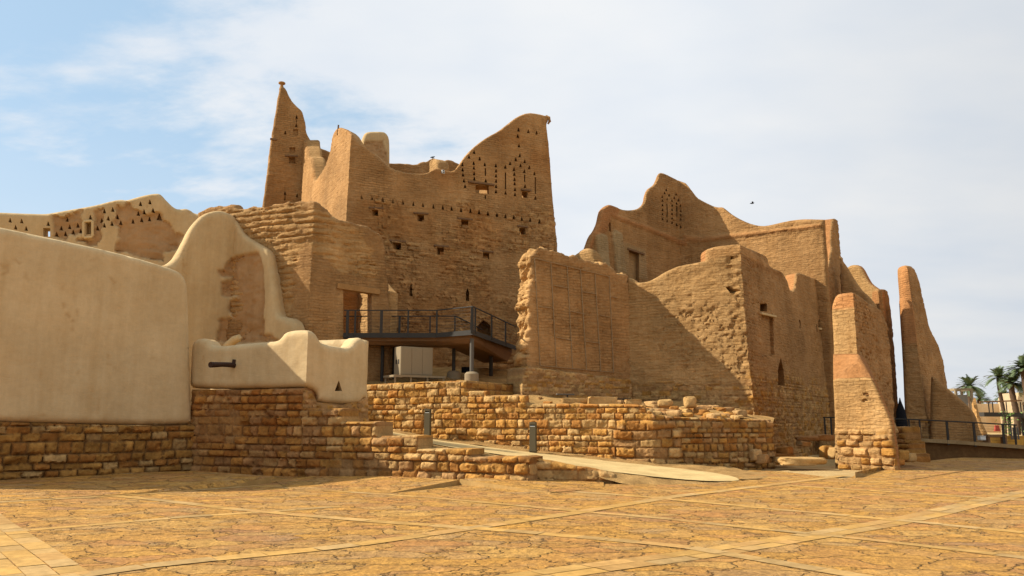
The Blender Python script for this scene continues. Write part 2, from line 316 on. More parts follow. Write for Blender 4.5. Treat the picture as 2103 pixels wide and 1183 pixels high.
# ------------------------------------------------------------------ walls
class Plan:
    def __init__(s, pts, batter=0., z0=0.):
        s.P = np.array(pts, float); s.b = batter; s.z0 = z0
        d = np.diff(s.P, axis=0); s.len = np.hypot(d[:, 0], d[:, 1]); s.d = d / s.len[:, None]
        s.n = np.stack([s.d[:, 1], -s.d[:, 0]], 1)                 # outward normal = right of travel, towards the camera
        s.cum = np.concatenate([[0], np.cumsum(s.len)]); n = len(s.P); m = []
        for i in range(n):
            if i == 0: m.append(s.n[0])
            elif i == n - 1: m.append(s.n[-1])
            else:
                v = s.n[i - 1] + s.n[i]; v /= np.linalg.norm(v); m.append(v / max(v @ s.n[i], .35))
        s.m = np.array(m)
    def uv(s, px, py):
        d = ray(px, py); o = np.array([0, 0, EYE]); best = None; k = len(s.len)
        for i in range(k):
            n3 = np.array([s.n[i][0], s.n[i][1], s.b]); p0 = np.array([*s.P[i], s.z0]); q = n3 @ d
            if abs(q) < 1e-9: continue
            t = n3 @ (p0 - o) / q
            if t <= 0: continue
            X = o + d * t; D = s.b * (X[2] - s.z0)
            a = s.P[i] - s.m[i] * D; b = s.P[i + 1] - s.m[i + 1] * D; v = b - a; f = ((X[:2] - a) @ v) / (v @ v)
            lo = -1e9 if i == 0 else 0; hi = 1e9 if i == k - 1 else 1; e = max(lo - f, f - hi, 0)
            if best is None or e < best[0] - 1e-9 or (abs(e - best[0]) < 1e-9 and t < best[1]): best = (e, t, s.cum[i] + f * s.len[i], X[2])
        return (best[2], best[3])
    def uvs(s, pts): return np.array([s.uv(*p) for p in pts])
    def pos(s, u, z, dep):
        u = np.asarray(u, float); z = np.asarray(z, float)
        i = np.clip(np.searchsorted(s.cum, u, side='right') - 1, 0, len(s.len) - 1); f = (u - s.cum[i]) / s.len[i]
        D = (dep + s.b * (z - s.z0))[:, None] if np.ndim(dep) else (dep + s.b * (z - s.z0))[:, None]
        a = s.P[i] - s.m[i] * D; b = s.P[i + 1] - s.m[i + 1] * D; xy = a + (b - a) * f[:, None]
        return np.column_stack([xy, z])
    def pt(s, px, py, out=0.):
        u, z = s.uv(px, py); return s.pos(np.array([u]), np.array([z]), np.array([-out]))[0]
    def nrm(s, u):
        i = int(np.clip(np.searchsorted(s.cum, u, side='right') - 1, 0, len(s.len) - 1)); return np.array([*s.n[i], 0])
def smooth(pts, it=2):
    p = np.asarray(pts, float)
    for _ in range(it):
        q = [p[0]]
        for a, b in zip(p[:-1], p[1:]): q += [a * .75 + b * .25, a * .25 + b * .75]
        q.append(p[-1]); p = np.array(q)
    return p
def resample(p, step, closed=True):
    out = []; n = len(p)
    for i in range(n if closed else n - 1):
        a = p[i]; b = p[(i + 1) % n]; k = max(1, int(round(np.linalg.norm(b - a) / step)))
        for j in range(k): out.append(a + (b - a) * j / k)
    return np.array(out)
def dedupe(p, tol):
    out = [p[0]]
    for q in p[1:]:
        if np.linalg.norm(q - out[-1]) > tol: out.append(q)
    if np.linalg.norm(out[0] - out[-1]) < tol: out.pop()
    return np.array(out)
def cdt(loop, holes, inner, cols=()):
    pts = list(loop); E = [(i, (i + 1) % len(loop)) for i in range(len(loop))]; rings = [np.arange(len(loop))]
    for h in holes:
        b = len(pts); pts += list(h); E += [(b + i, b + (i + 1) % len(h)) for i in range(len(h))]
    b = len(pts); pts += list(inner)
    for c in cols:
        k = len(pts); pts += list(c); E += [(k + i, k + i + 1) for i in range(len(c) - 1)]
    r = delaunay_2d_cdt([Vector((float(p[0]), float(p[1]))) for p in pts], E, [], 0, 1e-6)
    V = np.array([(v[0], v[1]) for v in r[0]]); T = np.array([f for f in r[2] if len(f) == 3], int)
    c = V[T].mean(1); k = inside(loop, c[:, 0], c[:, 1])
    for h in holes: k &= ~inside(h, c[:, 0], c[:, 1])
    back = {}
    for new, olds in enumerate(r[3]):
        for o in olds: back[o] = new
    return V, T[k], back
def wall(name, parent, plan, outline, hf, mat, T=.7, res=.08, r=.12, zb=None, sm=2, off=0., holes=(), rim=.0, rimh=None, closed_px=False, rr=None, rimcol=None):
    """A standing wall: its outline in (u,z) filled with a fine grid, pushed out by hf, with a rim and a back."""
    o = smooth(outline, sm) if sm else np.asarray(outline, float)
    q = plan.uvs(o)
    if zb is not None: q = np.vstack([q, [q[-1][0], zb], [q[0][0], zb]])
    q = dedupe(q, res * .2); lp = dedupe(resample(q, res), res * .35); n = len(lp)
    ar = lp[:, 0] * np.roll(lp[:, 1], -1) - np.roll(lp[:, 0], -1) * lp[:, 1]
    if ar.sum() < 0: lp = lp[::-1].copy()
    def outn(l):
        t = np.roll(l, -1, 0) - np.roll(l, 1, 0); t /= np.maximum(np.linalg.norm(t, axis=1), 1e-9)[:, None]; return np.column_stack([t[:, 1], -t[:, 0]])
    if rim:
        on = outn(lp); j = rim * fbm(lp[:, 0] * 3.1 + 7, lp[:, 1] * 3.1, 4, 77); b_ = (lp[:, 1] > (zb if zb is not None else -99) + .02); lp = lp + on * (j * b_)[:, None]
    hl = []
    for h in holes:
        p = np.asarray(h['uv']); a2 = (p[:, 0] * np.roll(p[:, 1], -1) - np.roll(p[:, 0], -1) * p[:, 1]).sum()
        if a2 < 0: p = p[::-1]
        hl.append(resample(p, min(res, .12)))
    lo = lp.min(0); hi = lp.max(0)
    def grid(st, mg):
        gx, gz = np.meshgrid(np.arange(lo[0] + st / 2, hi[0], st), np.arange(lo[1] + st / 2, hi[1], st)); g = np.column_stack([gx.ravel(), gz.ravel()])
        g = g + (np.column_stack([h01(np.arange(len(g)), np.zeros(len(g)), 3), h01(np.arange(len(g)), np.ones(len(g)), 4)]) - .5) * st * .3
        k = inside(lp, g[:, 0], g[:, 1]); g = g[k]; k = pdist(lp, g[:, 0], g[:, 1], True) > st * mg
        for h in hl:
            bb = (g[:, 0] > h[:, 0].min() - st) & (g[:, 0] < h[:, 0].max() + st) & (g[:, 1] > h[:, 1].min() - st) & (g[:, 1] < h[:, 1].max() + st)
            ix = np.where(bb)[0]
            if len(ix): bad = inside(h, g[ix, 0], g[ix, 1]) | (pdist(h, g[ix, 0], g[ix, 1], True) < st * mg * .7); k[ix[bad]] = False
        for c in plan.cum[1:-1]: k &= np.abs(g[:, 0] - c) > st * .4
        return g[k]
    def colpts(st):
        cs = []
        for c in plan.cum[1:-1]:
            z = np.arange(lo[1], hi[1], st); k = inside(lp, np.full(len(z), c), z) & (pdist(lp, np.full(len(z), c), z, True) > st * .3)
            z = z[k]
            if len(z) > 1: cs.append(np.column_stack([np.full(len(z), c), z]))
        return cs
    V, Tr, bk = cdt(lp, hl, grid(res, .55), colpts(res))
    edge = np.array([i for i in range(len(lp)) if zb is None or lp[i, 1] > zb + .02])
    segs = lp[edge] if len(edge) else lp
    r2 = r if rr is None else rr
    d = np.full(len(V), 1e9)
    L2 = np.vstack([lp, lp[:1]])
    # distance to the free rim only
    m = np.ones(len(lp), bool)
    if zb is not None: m = ~((lp[:, 1] < zb + .02) & (np.roll(lp[:, 1], -1) < zb + .02))
    idx = np.where(m)[0]
    far = np.ones(len(V), bool)
    for i in idx:
        a = lp[i]; b = lp[(i + 1) % len(lp)]
        near = np.where((V[:, 0] > min(a[0], b[0]) - r) & (V[:, 0] < max(a[0], b[0]) + r) & (V[:, 1] > min(a[1], b[1]) - r) & (V[:, 1] < max(a[1], b[1]) + r))[0]
        if not len(near): continue
        dd = b - a; qq = max(dd @ dd, 1e-12); x = V[near, 0]; y = V[near, 1]
        t = np.clip(((x - a[0]) * dd[0] + (y - a[1]) * dd[1]) / qq, 0, 1)
        d[near] = np.minimum(d[near], np.hypot(x - a[0] - t * dd[0], y - a[1] - t * dd[1]))
    ins = np.where(d < r, r - np.sqrt(np.maximum(r * r - (r - np.minimum(d, r)) ** 2, 0)), 0)
    h, col = hf(V[:, 0], V[:, 1])
    fade = 1 - np.clip(ins / max(r, 1e-6), 0, 1) * .6
    dep = ins - h * fade - off
    X = plan.pos(V[:, 0], V[:, 1], dep)
    verts = [X]; cols = [col]; tris = [Tr]; base = len(X); WU = [V]
    ring = np.array([bk[i] for i in range(len(lp))]); on = outn(lp)
    d0 = dep[ring]; nR = max(2, int(math.ceil(T / max(res * 1.2, .06)))); prev = ring
    rc = col[ring] if rimcol is None else np.tile(np.asarray(rimcol), (len(lp), 1))
    low = (lp[:, 1] < (zb if zb is not None else -99) + .02)
    for k in range(1, nR + 1):
        f = k / nR; dk = d0 + (T - off - d0) * f
        bulge = (rim * 1.3 * fbm(lp[:, 0] * 3 + 9, lp[:, 1] * 3 + dk * 3.3, 4, 55) + (.03 if not rim else 0) * fbm(lp[:, 0] * 1.5, lp[:, 1] * 1.5 + dk * 2, 3, 12)) * math.sin(math.pi * min(f * 1.0, .97)) ** .5
        if k == nR: bulge = bulge * 0 - min(r, .12) * .7
        elif k == nR - 1: bulge = bulge - min(r, .12) * .12
        pp = lp + on * (np.where(low, 0, bulge))[:, None]
        verts.append(plan.pos(pp[:, 0], pp[:, 1], dk)); cols.append(rc); WU.append(lp); cur = np.arange(base, base + len(lp)); base += len(lp)
        a = prev; b = np.roll(prev, -1); c = np.roll(cur, -1); e = cur
        tris.append(np.column_stack([a, e, c])); tris.append(np.column_stack([a, c, b])); prev = cur
        lastp = pp
    thr = [hl[i] for i in range(len(hl)) if holes[i].get('thru')]
    st = max(res * 4, .35)
    try:
        V2, T2, _ = cdt(lastp, thr, [], colpts(st))
        X2 = plan.pos(V2[:, 0], V2[:, 1], np.full(len(V2), T - off)); verts.append(X2); cols.append(np.tile(col.mean(0), (len(V2), 1))); WU.append(V2); tris.append(T2[:, ::-1] + base); base += len(V2)
    except Exception as ex: print('back', name, ex)
    ob = npmesh(name, np.vstack(verts), np.vstack(tris), mat, parent, np.vstack(cols), True, 55, np.vstack(WU))
    # recesses: each opening is a part with its own lining
    b0 = len(lp); cnt = 0
    for i, hh in enumerate(holes):
        ix = np.array([bk[b0 + cnt + j] for j in range(len(hl[i]))]); cnt += len(hl[i])
        A = X[ix]; p = hl[i]; cpt = p.mean(0); dd = T - off if hh.get('thru') else hh.get('dep', .45); sc = hh.get('taper', .92)
        fr = [A]; nn = len(p)
        for f in (.35, 1.):
            pq = cpt + (p - cpt) * (1 - (1 - sc) * f); fr.append(plan.pos(pq[:, 0], pq[:, 1], dep[ix] + (dd - dep[ix]) * f))
        VV = np.vstack(fr); TT = []
        for k in range(2):
            a = np.arange(nn) + k * nn; b = np.roll(a, -1); c = b + nn; e = a + nn; TT += [np.column_stack([a, b, c]), np.column_stack([a, c, e])]
        TT = np.vstack(TT)
        if not hh.get('thru'):
            cc = plan.pos(np.array([cpt[0]]), np.array([cpt[1]]), np.array([dd])); VV = np.vstack([VV, cc]); a = np.arange(nn) + 2 * nn; TT = np.vstack([TT, np.column_stack([a, np.roll(a, -1), np.full(nn, 3 * nn)])])
        hc = np.tile(hh.get('col', col[ix].mean(0)), (len(VV), 1))
        w_ = npmesh(hh.get('name', 'vent'), VV, TT, mat, parent, hc, False)
        for lt in hh.get('lintel', ()):
            a = plan.pt(*lt[0]); b = plan.pt(*lt[1]); mb = MB(); nv = plan.nrm(plan.uv(*lt[0])[0]); mb.bar(a - nv * .12 + nv * lt[3] / 2, b - nv * .12 + nv * lt[3] / 2, lt[3] + .24, lt[2]); mb.build('lintel', M_MUDB if len(lt) > 4 else M_WOOD, w_, .012)
    return ob
def tri(plan, cx, cy, w_, h_, **k): return dict(uv=plan.uvs([(cx - w_ / 2, cy + h_ / 2), (cx + w_ / 2, cy + h_ / 2 + .12 * w_), (cx + w_ * .08, cy - h_ / 2), (cx - w_ * .08, cy - h_ / 2)]), name='vent', **k)
def rect(plan, x0, y0, x1, y1, sl=0., **k): return dict(uv=plan.uvs([(x0, y0), (x0, y1), (x1, y1 + sl * (x1 - x0)), (x1, y0 + sl * (x1 - x0))]), **{'name': 'window', **k})
def poly(plan, pts, **k): return dict(uv=plan.uvs(pts), **{'name': 'window', **k})
# =================================================================== THE SETTING
def sheet(name, loop, zf, mat, res=.3, colf=None, kind='structure', nz=.0, seed=0, lines=()):
    lp = np.asarray(loop, float)[:, :2]; lp = dedupe(resample(lp, res), res * .3)
    if (lp[:, 0] * np.roll(lp[:, 1], -1) - np.roll(lp[:, 0], -1) * lp[:, 1]).sum() < 0: lp = lp[::-1]
    lo = lp.min(0); hi = lp.max(0); gx, gy = np.meshgrid(np.arange(lo[0], hi[0], res), np.arange(lo[1], hi[1], res)); g = np.column_stack([gx.ravel(), gy.ravel()])
    g = g[inside(lp, g[:, 0], g[:, 1])]; g = g[pdist(lp, g[:, 0], g[:, 1], True) > res * .4]
    V, T, _ = cdt(lp, [], g); z = zf(V[:, 0], V[:, 1])
    if nz: z = z + nz * fbm(V[:, 0] * 1.3, V[:, 1] * 1.3, 4, seed)
    o = npmesh(name, np.column_stack([V, z]), T, mat, None, colf(V[:, 0], V[:, 1]) if colf else None)
    if kind: o['kind'] = kind
    return o
def rbf(ctrl, pw=3.):                        # inverse-distance height field from control points (x, y, z)
    c = np.array(ctrl)
    def f(x, y):
        wt = 1 / (np.hypot(x[:, None] - c[:, 0], y[:, None] - c[:, 1]) ** pw + 1e-3); return (wt * c[:, 2]).sum(1) / wt.sum(1)
    return f
# --- ground reaching the horizon, with the dry ditch under the bridge
def ground_z(x, y):
    c = np.array([W(1905, 36)[0], 36.]); a = W(1850, 36.5); b = W(2250, 40.)
    d = pdist(np.array([a, b]), x, y); pit = 1 - sst(.8, 3.2, d)
    a2 = W(1640, 33); b2 = W(1705, 38); p2 = 1 - sst(.4, 2.2, pdist(np.array([a2, b2]), x, y))
    return -.03 - 1.9 * pit - .45 * p2 + .03 * fbm(x * .7, y * .7, 3, 4)
def build_ground():
    xs = np.concatenate([np.linspace(-900, -40, 14), np.linspace(-36, 8, 24), np.arange(8.4, 40, .4), np.linspace(42, 900, 16)])
    ys = np.concatenate([np.linspace(-300, 0, 6), np.linspace(3, 24, 10), np.arange(24.4, 56, .4), np.linspace(60, 2200, 22)])
    X, Y = np.meshgrid(xs, ys); x = X.ravel(); y = Y.ravel(); V = np.column_stack([x, y, ground_z(x, y)]); nx = len(xs)
    i = (np.arange(len(ys) - 1)[:, None] * nx + np.arange(nx - 1)).ravel()
    o = npmesh('ground', V, np.column_stack([i, i + 1, i + nx + 1, i + nx]), M_GRAVEL); o['kind'] = 'structure'
build_ground()
# --- flagstone plaza
def plaza_mat():
    m, N, L, P = new_mat('flagstones'); P.inputs['Roughness'].default_value = .82; P.inputs['Specular IOR Level'].default_value = .2
    tc = N.new('ShaderNodeTexCoord')
    mp = N.new('ShaderNodeMapping'); L.new(tc.outputs['Object'], mp.inputs[0]); mp.inputs['Scale'].default_value = (.85, 1.25, 1); mp.inputs['Rotation'].default_value = (0, 0, .5)
    nw = N.new('ShaderNodeTexNoise'); L.new(mp.outputs[0], nw.inputs['Vector']); nw.inputs['Scale'].default_value = 1.6; nw.inputs['Detail'].default_value = 5
    ad = N.new('ShaderNodeMix'); ad.data_type = 'RGBA'; ad.blend_type = 'LINEAR_LIGHT'; ad.inputs[0].default_value = .5
    L.new(mp.outputs[0], ad.inputs[6]); L.new(nw.outputs['Color'], ad.inputs[7])
    def vor(feature, sc, out):
        v = N.new('ShaderNodeTexVoronoi'); v.feature = feature; v.inputs['Scale'].default_value = sc; v.inputs['Randomness'].default_value = .95; L.new(ad.outputs[2], v.inputs['Vector']); return v.outputs[out]
    SC = 1.5
    ed = vor('DISTANCE_TO_EDGE', SC, 'Distance'); ce = vor('F1', SC, 'Color')
    cr = N.new('ShaderNodeValToRGB'); sp = N.new('ShaderNodeSeparateColor'); L.new(ce, sp.inputs[0]); L.new(sp.outputs[0], cr.inputs[0])
    e = cr.color_ramp; e.interpolation = 'LINEAR'
    cols = [(0, (.51, .275, .065)), (.22, (.57, .315, .07)), (.4, (.50, .25, .075)), (.55, (.57, .335, .09)), (.7, (.48, .285, .10)), (.85, (.56, .30, .06)), (1, (.44, .235, .085))]
    while len(e.elements) < len(cols): e.elements.new(.5)
    for el, (p, c) in zip(e.elements, cols): el.position = p; el.color = (*c, 1)
    c = cr.outputs[0]
    def noise(sc, det=7, ro=.65, src=tc.outputs['Object']):
        n = N.new('ShaderNodeTexNoise'); L.new(src, n.inputs['Vector']); n.inputs['Scale'].default_value = sc; n.inputs['Detail'].default_value = det; n.inputs['Roughness'].default_value = ro; return n.outputs[0]
    def mix(c, fac, a, b, lo=.3, hi=.7, mode='MULTIPLY'):
        mr = N.new('ShaderNodeMapRange'); L.new(fac, mr.inputs[0]); mr.inputs[1].default_value = lo; mr.inputs[2].default_value = hi
        mm = N.new('ShaderNodeMix'); mm.data_type = 'RGBA'; L.new(mr.outputs[0], mm.inputs[0]); mm.inputs[6].default_value = (*a, 1); mm.inputs[7].default_value = (*b, 1)
        x = N.new('ShaderNodeMix'); x.data_type = 'RGBA'; x.blend_type = mode; x.inputs[0].default_value = 1; L.new(c, x.inputs[6]); L.new(mm.outputs[2], x.inputs[7]); return x.outputs[2]
    c = mix(c, noise(.35), (.92, .90, .95), (1.08, 1.05, .98)); c = mix(c, noise(2.6), (.74, .72, .80), (1.2, 1.18, 1.1)); c = mix(c, noise(17), (.60, .57, .54), (1.2, 1.2, 1.16)); c = mix(c, noise(5.5, 8, .75), (.74, .70, .68), (1.12, 1.12, 1.1))
    n4 = noise(1.1, 8, .7)                                                    # greyish worn areas
    mr = N.new('ShaderNodeMapRange'); L.new(n4, mr.inputs[0]); mr.inputs[1].default_value = .54; mr.inputs[2].default_value = .72; mr.inputs[4].default_value = .55
    x = N.new('ShaderNodeMix'); x.data_type = 'RGBA'; L.new(mr.outputs[0], x.inputs[0]); L.new(c, x.inputs[6]); x.inputs[7].default_value = (.35, .235, .115, 1); c = x.outputs[2]
    # joints between the slabs, wide and dirty in places and almost closed in others
    jn = noise(1.7, 4, .6); wj = N.new('ShaderNodeMapRange'); L.new(jn, wj.inputs[0]); wj.inputs[1].default_value = .50; wj.inputs[2].default_value = .68; wj.inputs[3].default_value = .0006; wj.inputs[4].default_value = .026
    dv = N.new('ShaderNodeMath'); dv.operation = 'DIVIDE'; L.new(ed, dv.inputs[0]); L.new(wj.outputs[0], dv.inputs[1]); dv.use_clamp = True
    jc = N.new('ShaderNodeMix'); jc.data_type = 'RGBA'; L.new(dv.outputs[0], jc.inputs[0]); jc.inputs[6].default_value = (.30, .165, .055, 1); L.new(c, jc.inputs[7]); L.new(jc.outputs[2], P.inputs['Base Color'])
    # relief: slabs at slightly different levels, chiselled faces
    bm = N.new('ShaderNodeMapRange'); L.new(ed, bm.inputs[0]); bm.inputs[2].default_value = .04
    a1 = N.new('ShaderNodeMath'); a1.operation = 'MULTIPLY_ADD'; L.new(noise(7, 8, .7), a1.inputs[0]); a1.inputs[1].default_value = .9; L.new(bm.outputs[0], a1.inputs[2])
    a2 = N.new('ShaderNodeMath'); a2.operation = 'MULTIPLY_ADD'; L.new(noise(2.2, 5, .6), a2.inputs[0]); a2.inputs[1].default_value = 1.6; L.new(a1.outputs[0], a2.inputs[2])
    bp = N.new('ShaderNodeBump'); bp.inputs['Strength'].default_value = 1.; bp.inputs['Distance'].default_value = .075; L.new(a2.outputs[0], bp.inputs['Height']); L.new(bp.outputs[0], P.inputs['Normal'])
    return m
M_FLAG = plaza_mat()
M_BAND = earth('paving_strip_stone', .88, .24, 2.6, 9., .5, .015)
M_GREY = earth('grey_paver', .85, .2, 1.6, 9., .3, .01, base=(.44, .275, .10))
ed = [(-40, -3), (9, -3), (34, 3), W(2500, 47), W(2103, 44.5), W(2000, 38.6), W(1935, 36.0), W(1870, 33.3), W(1800, 29.5), W(1756, 26.3), W(1740, 24.4), W(1718, 23.9),
      W(1600, 27.4), W(1510, 28.4), W(1345, 27), W(1090, 25), W(400, 28), (-40, 28)]
def plaza_z(x, y): return .02 * fbm(x * .3, y * .3, 2, 9)
sheet('plaza', ed, plaza_z, M_FLAG, .3)
def strip(name, pts, wd, mat, z=.02, rows=1, ln=.55, seed=0):
    P = [G(*p)[:2] for p in pts]; q = resample(np.array(P), .06, False); q = np.vstack([q, P[-1]]); s = np.concatenate([[0], np.cumsum(np.hypot(*np.diff(q, axis=0).T))])
    V = []; Fc = []; C = []; rg = random.Random(seed + int(wd * 1000) + int(pts[0][1])); pal = [(.47, .275, .085), (.45, .275, .10), (.42, .265, .105), (.49, .28, .08), (.45, .255, .085)]
    def at(d): return np.array([np.interp(d, s, q[:, 0]), np.interp(d, s, q[:, 1])])
    for r in range(rows):
        d = rg.uniform(-.3, 0); o0 = -wd / 2 + wd * r / rows + .006; o1 = -wd / 2 + wd * (r + 1) / rows - .006
        while d < s[-1]:
            L_ = ln * rg.uniform(.7, 1.6); a = max(d, 0) + .006; b = min(d + L_, s[-1]) - .006; d += L_
            if b - a < .05: continue
            A_, B_ = at(a), at(b); t_ = (B_ - A_) / np.linalg.norm(B_ - A_); n = np.array([-t_[1], t_[0]]); zz = rg.uniform(-.002, .004); c = np.array(pal[rg.randrange(5)]) * rg.uniform(.85, 1.12); n0 = len(V)
            for p_ in (A_ + n * o0, B_ + n * o0, B_ + n * o1, A_ + n * o1): V.append((p_[0], p_[1], float(plaza_z(p_[0:1], p_[1:2])[0]) + z + zz)); C.append(c)
            Fc.append((n0, n0 + 1, n0 + 2, n0 + 3))
    o = npmesh(name, np.array(V), np.array(Fc), mat, None, np.array(C), False); o['kind'] = 'structure'
for pts, wd in ([(-40, 1035), (250, 1017), (533, 997)], .30), ([(-30, 1097), (333, 1067), (700, 1041)], .26), ([(120, 1190), (330, 1160), (700, 1125), (1033, 1078), (1366, 1024), (1560, 1000), (1740, 977)], .34), \
        ([(1040, 1195), (1400, 1144), (1835, 1072), (2200, 992)], .55), ([(60, 1001), (283, 1023), (466, 1046), (900, 1081), (1400, 1122), (1800, 1190)], .3), \
        ([(1180, 1010), (1400, 1029), (1567, 1044), (1835, 1067), (2200, 1104)], .28), ([(1600, 997), (1850, 1012), (2200, 1035)], .26), ([(560, 1000), (900, 1024), (1200, 1052), (1400, 1068), (1800, 1110), (2200, 1160)], .24):
    strip('paving_strip', pts, wd, M_BAND, .005 + .004 * random.random(), 2 if wd > .5 else 1)
strip('paving_band', [(-60, 1060), (0, 1112), (50, 1150), (95, 1190)], .9, M_BAND, .012, 3, .5)
def wedge(pts):                              # tilted paving panel: (px, py, z) corners, its own side faces down to the plaza
    T_ = [G(p[0], p[1], p[2]) for p in pts]; k = len(T_); lo = [np.array([p[0], p[1], -.05]) for p in T_]
    me = bpy.data.meshes.new('paving_ramp'); f = [tuple(range(k))] + [(i, k + i, k + (i + 1) % k, (i + 1) % k) for i in range(k)]
    me.from_pydata([tuple(map(float, p)) for p in T_ + lo], [], f); me.update(); me.materials.append(M_FLAG); me.materials.append(M_EDGE)
    for i, p in enumerate(me.polygons): p.material_index = 0 if i == 0 else 1
    o = link(bpy.data.objects.new('paving_ramp', me)); o['kind'] = 'structure'
M_EDGE = earth('kerb_stone', .85, .2, 2., 12., .3, .01, base=(.40, .25, .09))
wedge([(-60, 1032, .012), (250, 1015, .014), (463, 1000, .016), (559, 978, .19), (405, 967, .14), (200, 972, .08), (-60, 985, .05)])
wedge([(600, 1005, .012), (803, 1012, .014), (944, 985, .13), (800, 978, .13), (640, 978, .10), (566, 988, .03)])
wedge([(1130, 1011, .014), (1240, 1003, .012), (1240, 965, .11), (1100, 972, .14), (944, 984, .15)])
wedge([(1756, 970, .17), (1755, 981, .012), (1860, 987, .012), (1990, 965, .02), (1870, 946, .08), (1810, 957, .14)][::-1])
# --- ramped path between the stepped wall and the terrace
PN = [(1512, 23.15, .02), (1492, 22.75, .03), (1455, 22.4, .06), (1400, 22.3, .11), (1300, 22.45, .22), (1200, 22.6, .40), (1095, 23.0, .60), (968, 23.9, .82), (860, 24.9, 1.06), (770, 26.0, 1.36), (690, 27.2, 1.6)]
PF = [(1513, 23.2, .02), (1512, 23.9, .03), (1480, 25.0, .07), (1430, 26.0, .12), (1300, 27.3, .26), (1200, 28.0, .40), (1095, 28.7, .56), (968, 29.8, .80), (860, 30.7, 1.05), (770, 31.6, 1.38), (690, 32.3, 1.6)]
def ribbon(name, A, B, mat, n=8, nz=.0, seed=1, lift=0):
    a = [np.array([*W(p[0], p[1]), p[2] + lift]) for p in A]; b = [np.array([*W(p[0], p[1]), p[2] + lift]) for p in B]
    a = smooth(a, 2); b = smooth(b, 2); k = len(a); V = np.vstack([a * (1 - j / n) + b * (j / n) for j in range(n + 1)])
    for s_, row in ((1, slice(0, k)), (-1, slice(n * k, (n + 1) * k))): V[row, 1] += .16 * fbm(V[row, 0] * 1.7, V[row, 1] * .3 + s_, 4, seed + 3)
    if nz: V[:, 2] += nz * fbm(V[:, 0] * 2, V[:, 1] * 2, 4, seed)
    i = (np.arange(n)[:, None] * k + np.arange(k - 1)).ravel(); o = npmesh(name, V, np.column_stack([i, i + 1, i + k + 1, i + k]), mat); o['kind'] = 'structure'; return o
ribbon('path', PN, PF, M_PATH, 8, .012)
ribbon('dirt_verge', [(p[0], p[1] - .05, p[2] - .03) for p in PF], [(1660, 25.2, -.06), (1640, 25.6, -.05), (1560, 27.2, .02), (1460, 28.6, .15), (1320, 28.9, .40), (1200, 29.6, .52), (1095, 30.1, .72), (968, 30.8, .95), (860, 31.6, 1.18), (770, 32.4, 1.5), (690, 33.0, 1.7)], M_SOIL, 8, .10, 3)
ribbon('dirt_bank', [(1580, 22.2, -.06), (1550, 22.0, -.06), (1480, 21.9, -.05), (1400, 21.8, -.04), (1300, 21.8, -.03), (1250, 22.0, .08), (1200, 22.45, .30), (1100, 22.7, .52), (960, 23.4, .75), (850, 24.3, 1.0), (770, 25.2, 1.3), (690, 26.5, 1.5)], [(p[0], p[1] + .06, p[2] - .02) for p in PN[:7] + [PN[6]] + PN[7:]], M_SOIL, 6, .03, 6)
# --- earth fill behind the terrace wall
ctl = [(*W(757, 32.6), 3.08), (*W(957, 31.0), 3.08), (*W(850, 32), 3.08), (*W(1000, 33.0), 3.15), (*W(1063, 34.5), 3.2), (*W(900, 36), 3.6), (*W(900, 41), 4.3), (*W(700, 36), 3.6), (*W(1040, 44), 4.5), (*W(700, 30), 3.0), (*W(1050, 38), 3.7), (*W(990, 40), 4.2)]
sheet('upper_terrace', [W(640, 31.8), W(757, 32.35), W(957, 30.95), W(1062, 33.6), W(1075, 36), W(1150, 48), W(700, 42), W(560, 34)], rbf(ctl), M_SOIL, .3, None, nz=.09, seed=3)
ct2 = [(*W(960, 30.9), 2.40), (*W(1000, 30.7), 2.46), (*W(1060, 30.3), 2.44), (*W(1060, 32.6), 2.68), (*W(1094, 30.0), 2.2), (*W(1090, 33), 2.72), (*W(1200, 29.3), 2.2), (*W(1290, 28.7), 2.18), (*W(1300, 35), 2.5), (*W(1345, 28.3), 1.8), (*W(1440, 32), 2.1), (*W(1545, 33), 1.85), (*W(1585, 29.3), 1.65), (*W(1450, 28.9), 1.72), (*W(1600, 33), 1.6), (*W(1400, 34), 2.4), (*W(1200, 32.5), 2.5)]
sheet('lower_terrace', [W(955, 30.9), W(1094, 29.9), W(1300, 28.5), W(1345, 28.2), W(1450, 28.7), W(1588, 29.4), W(1592, 33.2), W(1560, 36), W(1290, 37), W(1050, 34.5)], rbf(ct2), M_SOIL, .22, None, nz=.12, seed=8)
# =================================================================== WALLS
# --- long plastered boundary wall on the left
A = W(0, 22.8); B = W(400, 26.5); dl = (B - A) / np.linalg.norm(B - A)
PL = Plan([A - dl * 9, W(394.5, 26.45)])
t = thing('boundary_wall', 'long smooth cream plastered wall on a rough stone base, nearest building on the left', 'wall', (*A, 0))
wall('plaster_face', t, PL, [(-330, 872), (-330, 395), (-120, 440), (0, 465), (100, 487), (200, 508), (290, 531), (335, 545), (360, 553), (376, 562), (385, 578), (388, 610), (391, 720), (394, 800), (395.5, 868), (395, 872), (300, 874), (150, 871), (0, 867), (-330, 866)],
     lambda u, z: plaster(u, z, 3), M_PLA, T=.8, res=.09, r=.2, sm=2, off=.07)
def hf_base(u, z):
    h, c = stone(u, z, .255, .44, .045, .11, 5, .04, pal=(OCH * .86, PAL * .8, ORB, OCH * .8), mort=MOR * .65)
    return h - .09 * sst(.30, .55, fbm(u * 1.6, z * 2.4, 3, 15)), c
wall('stone_base', t, PL, [(-330, 875), (-330, 868), (0, 866), (200, 872), (300, 874), (400, 871)], hf_base, M_STO, T=.7, res=.045, r=.05, zb=-.3, sm=0)
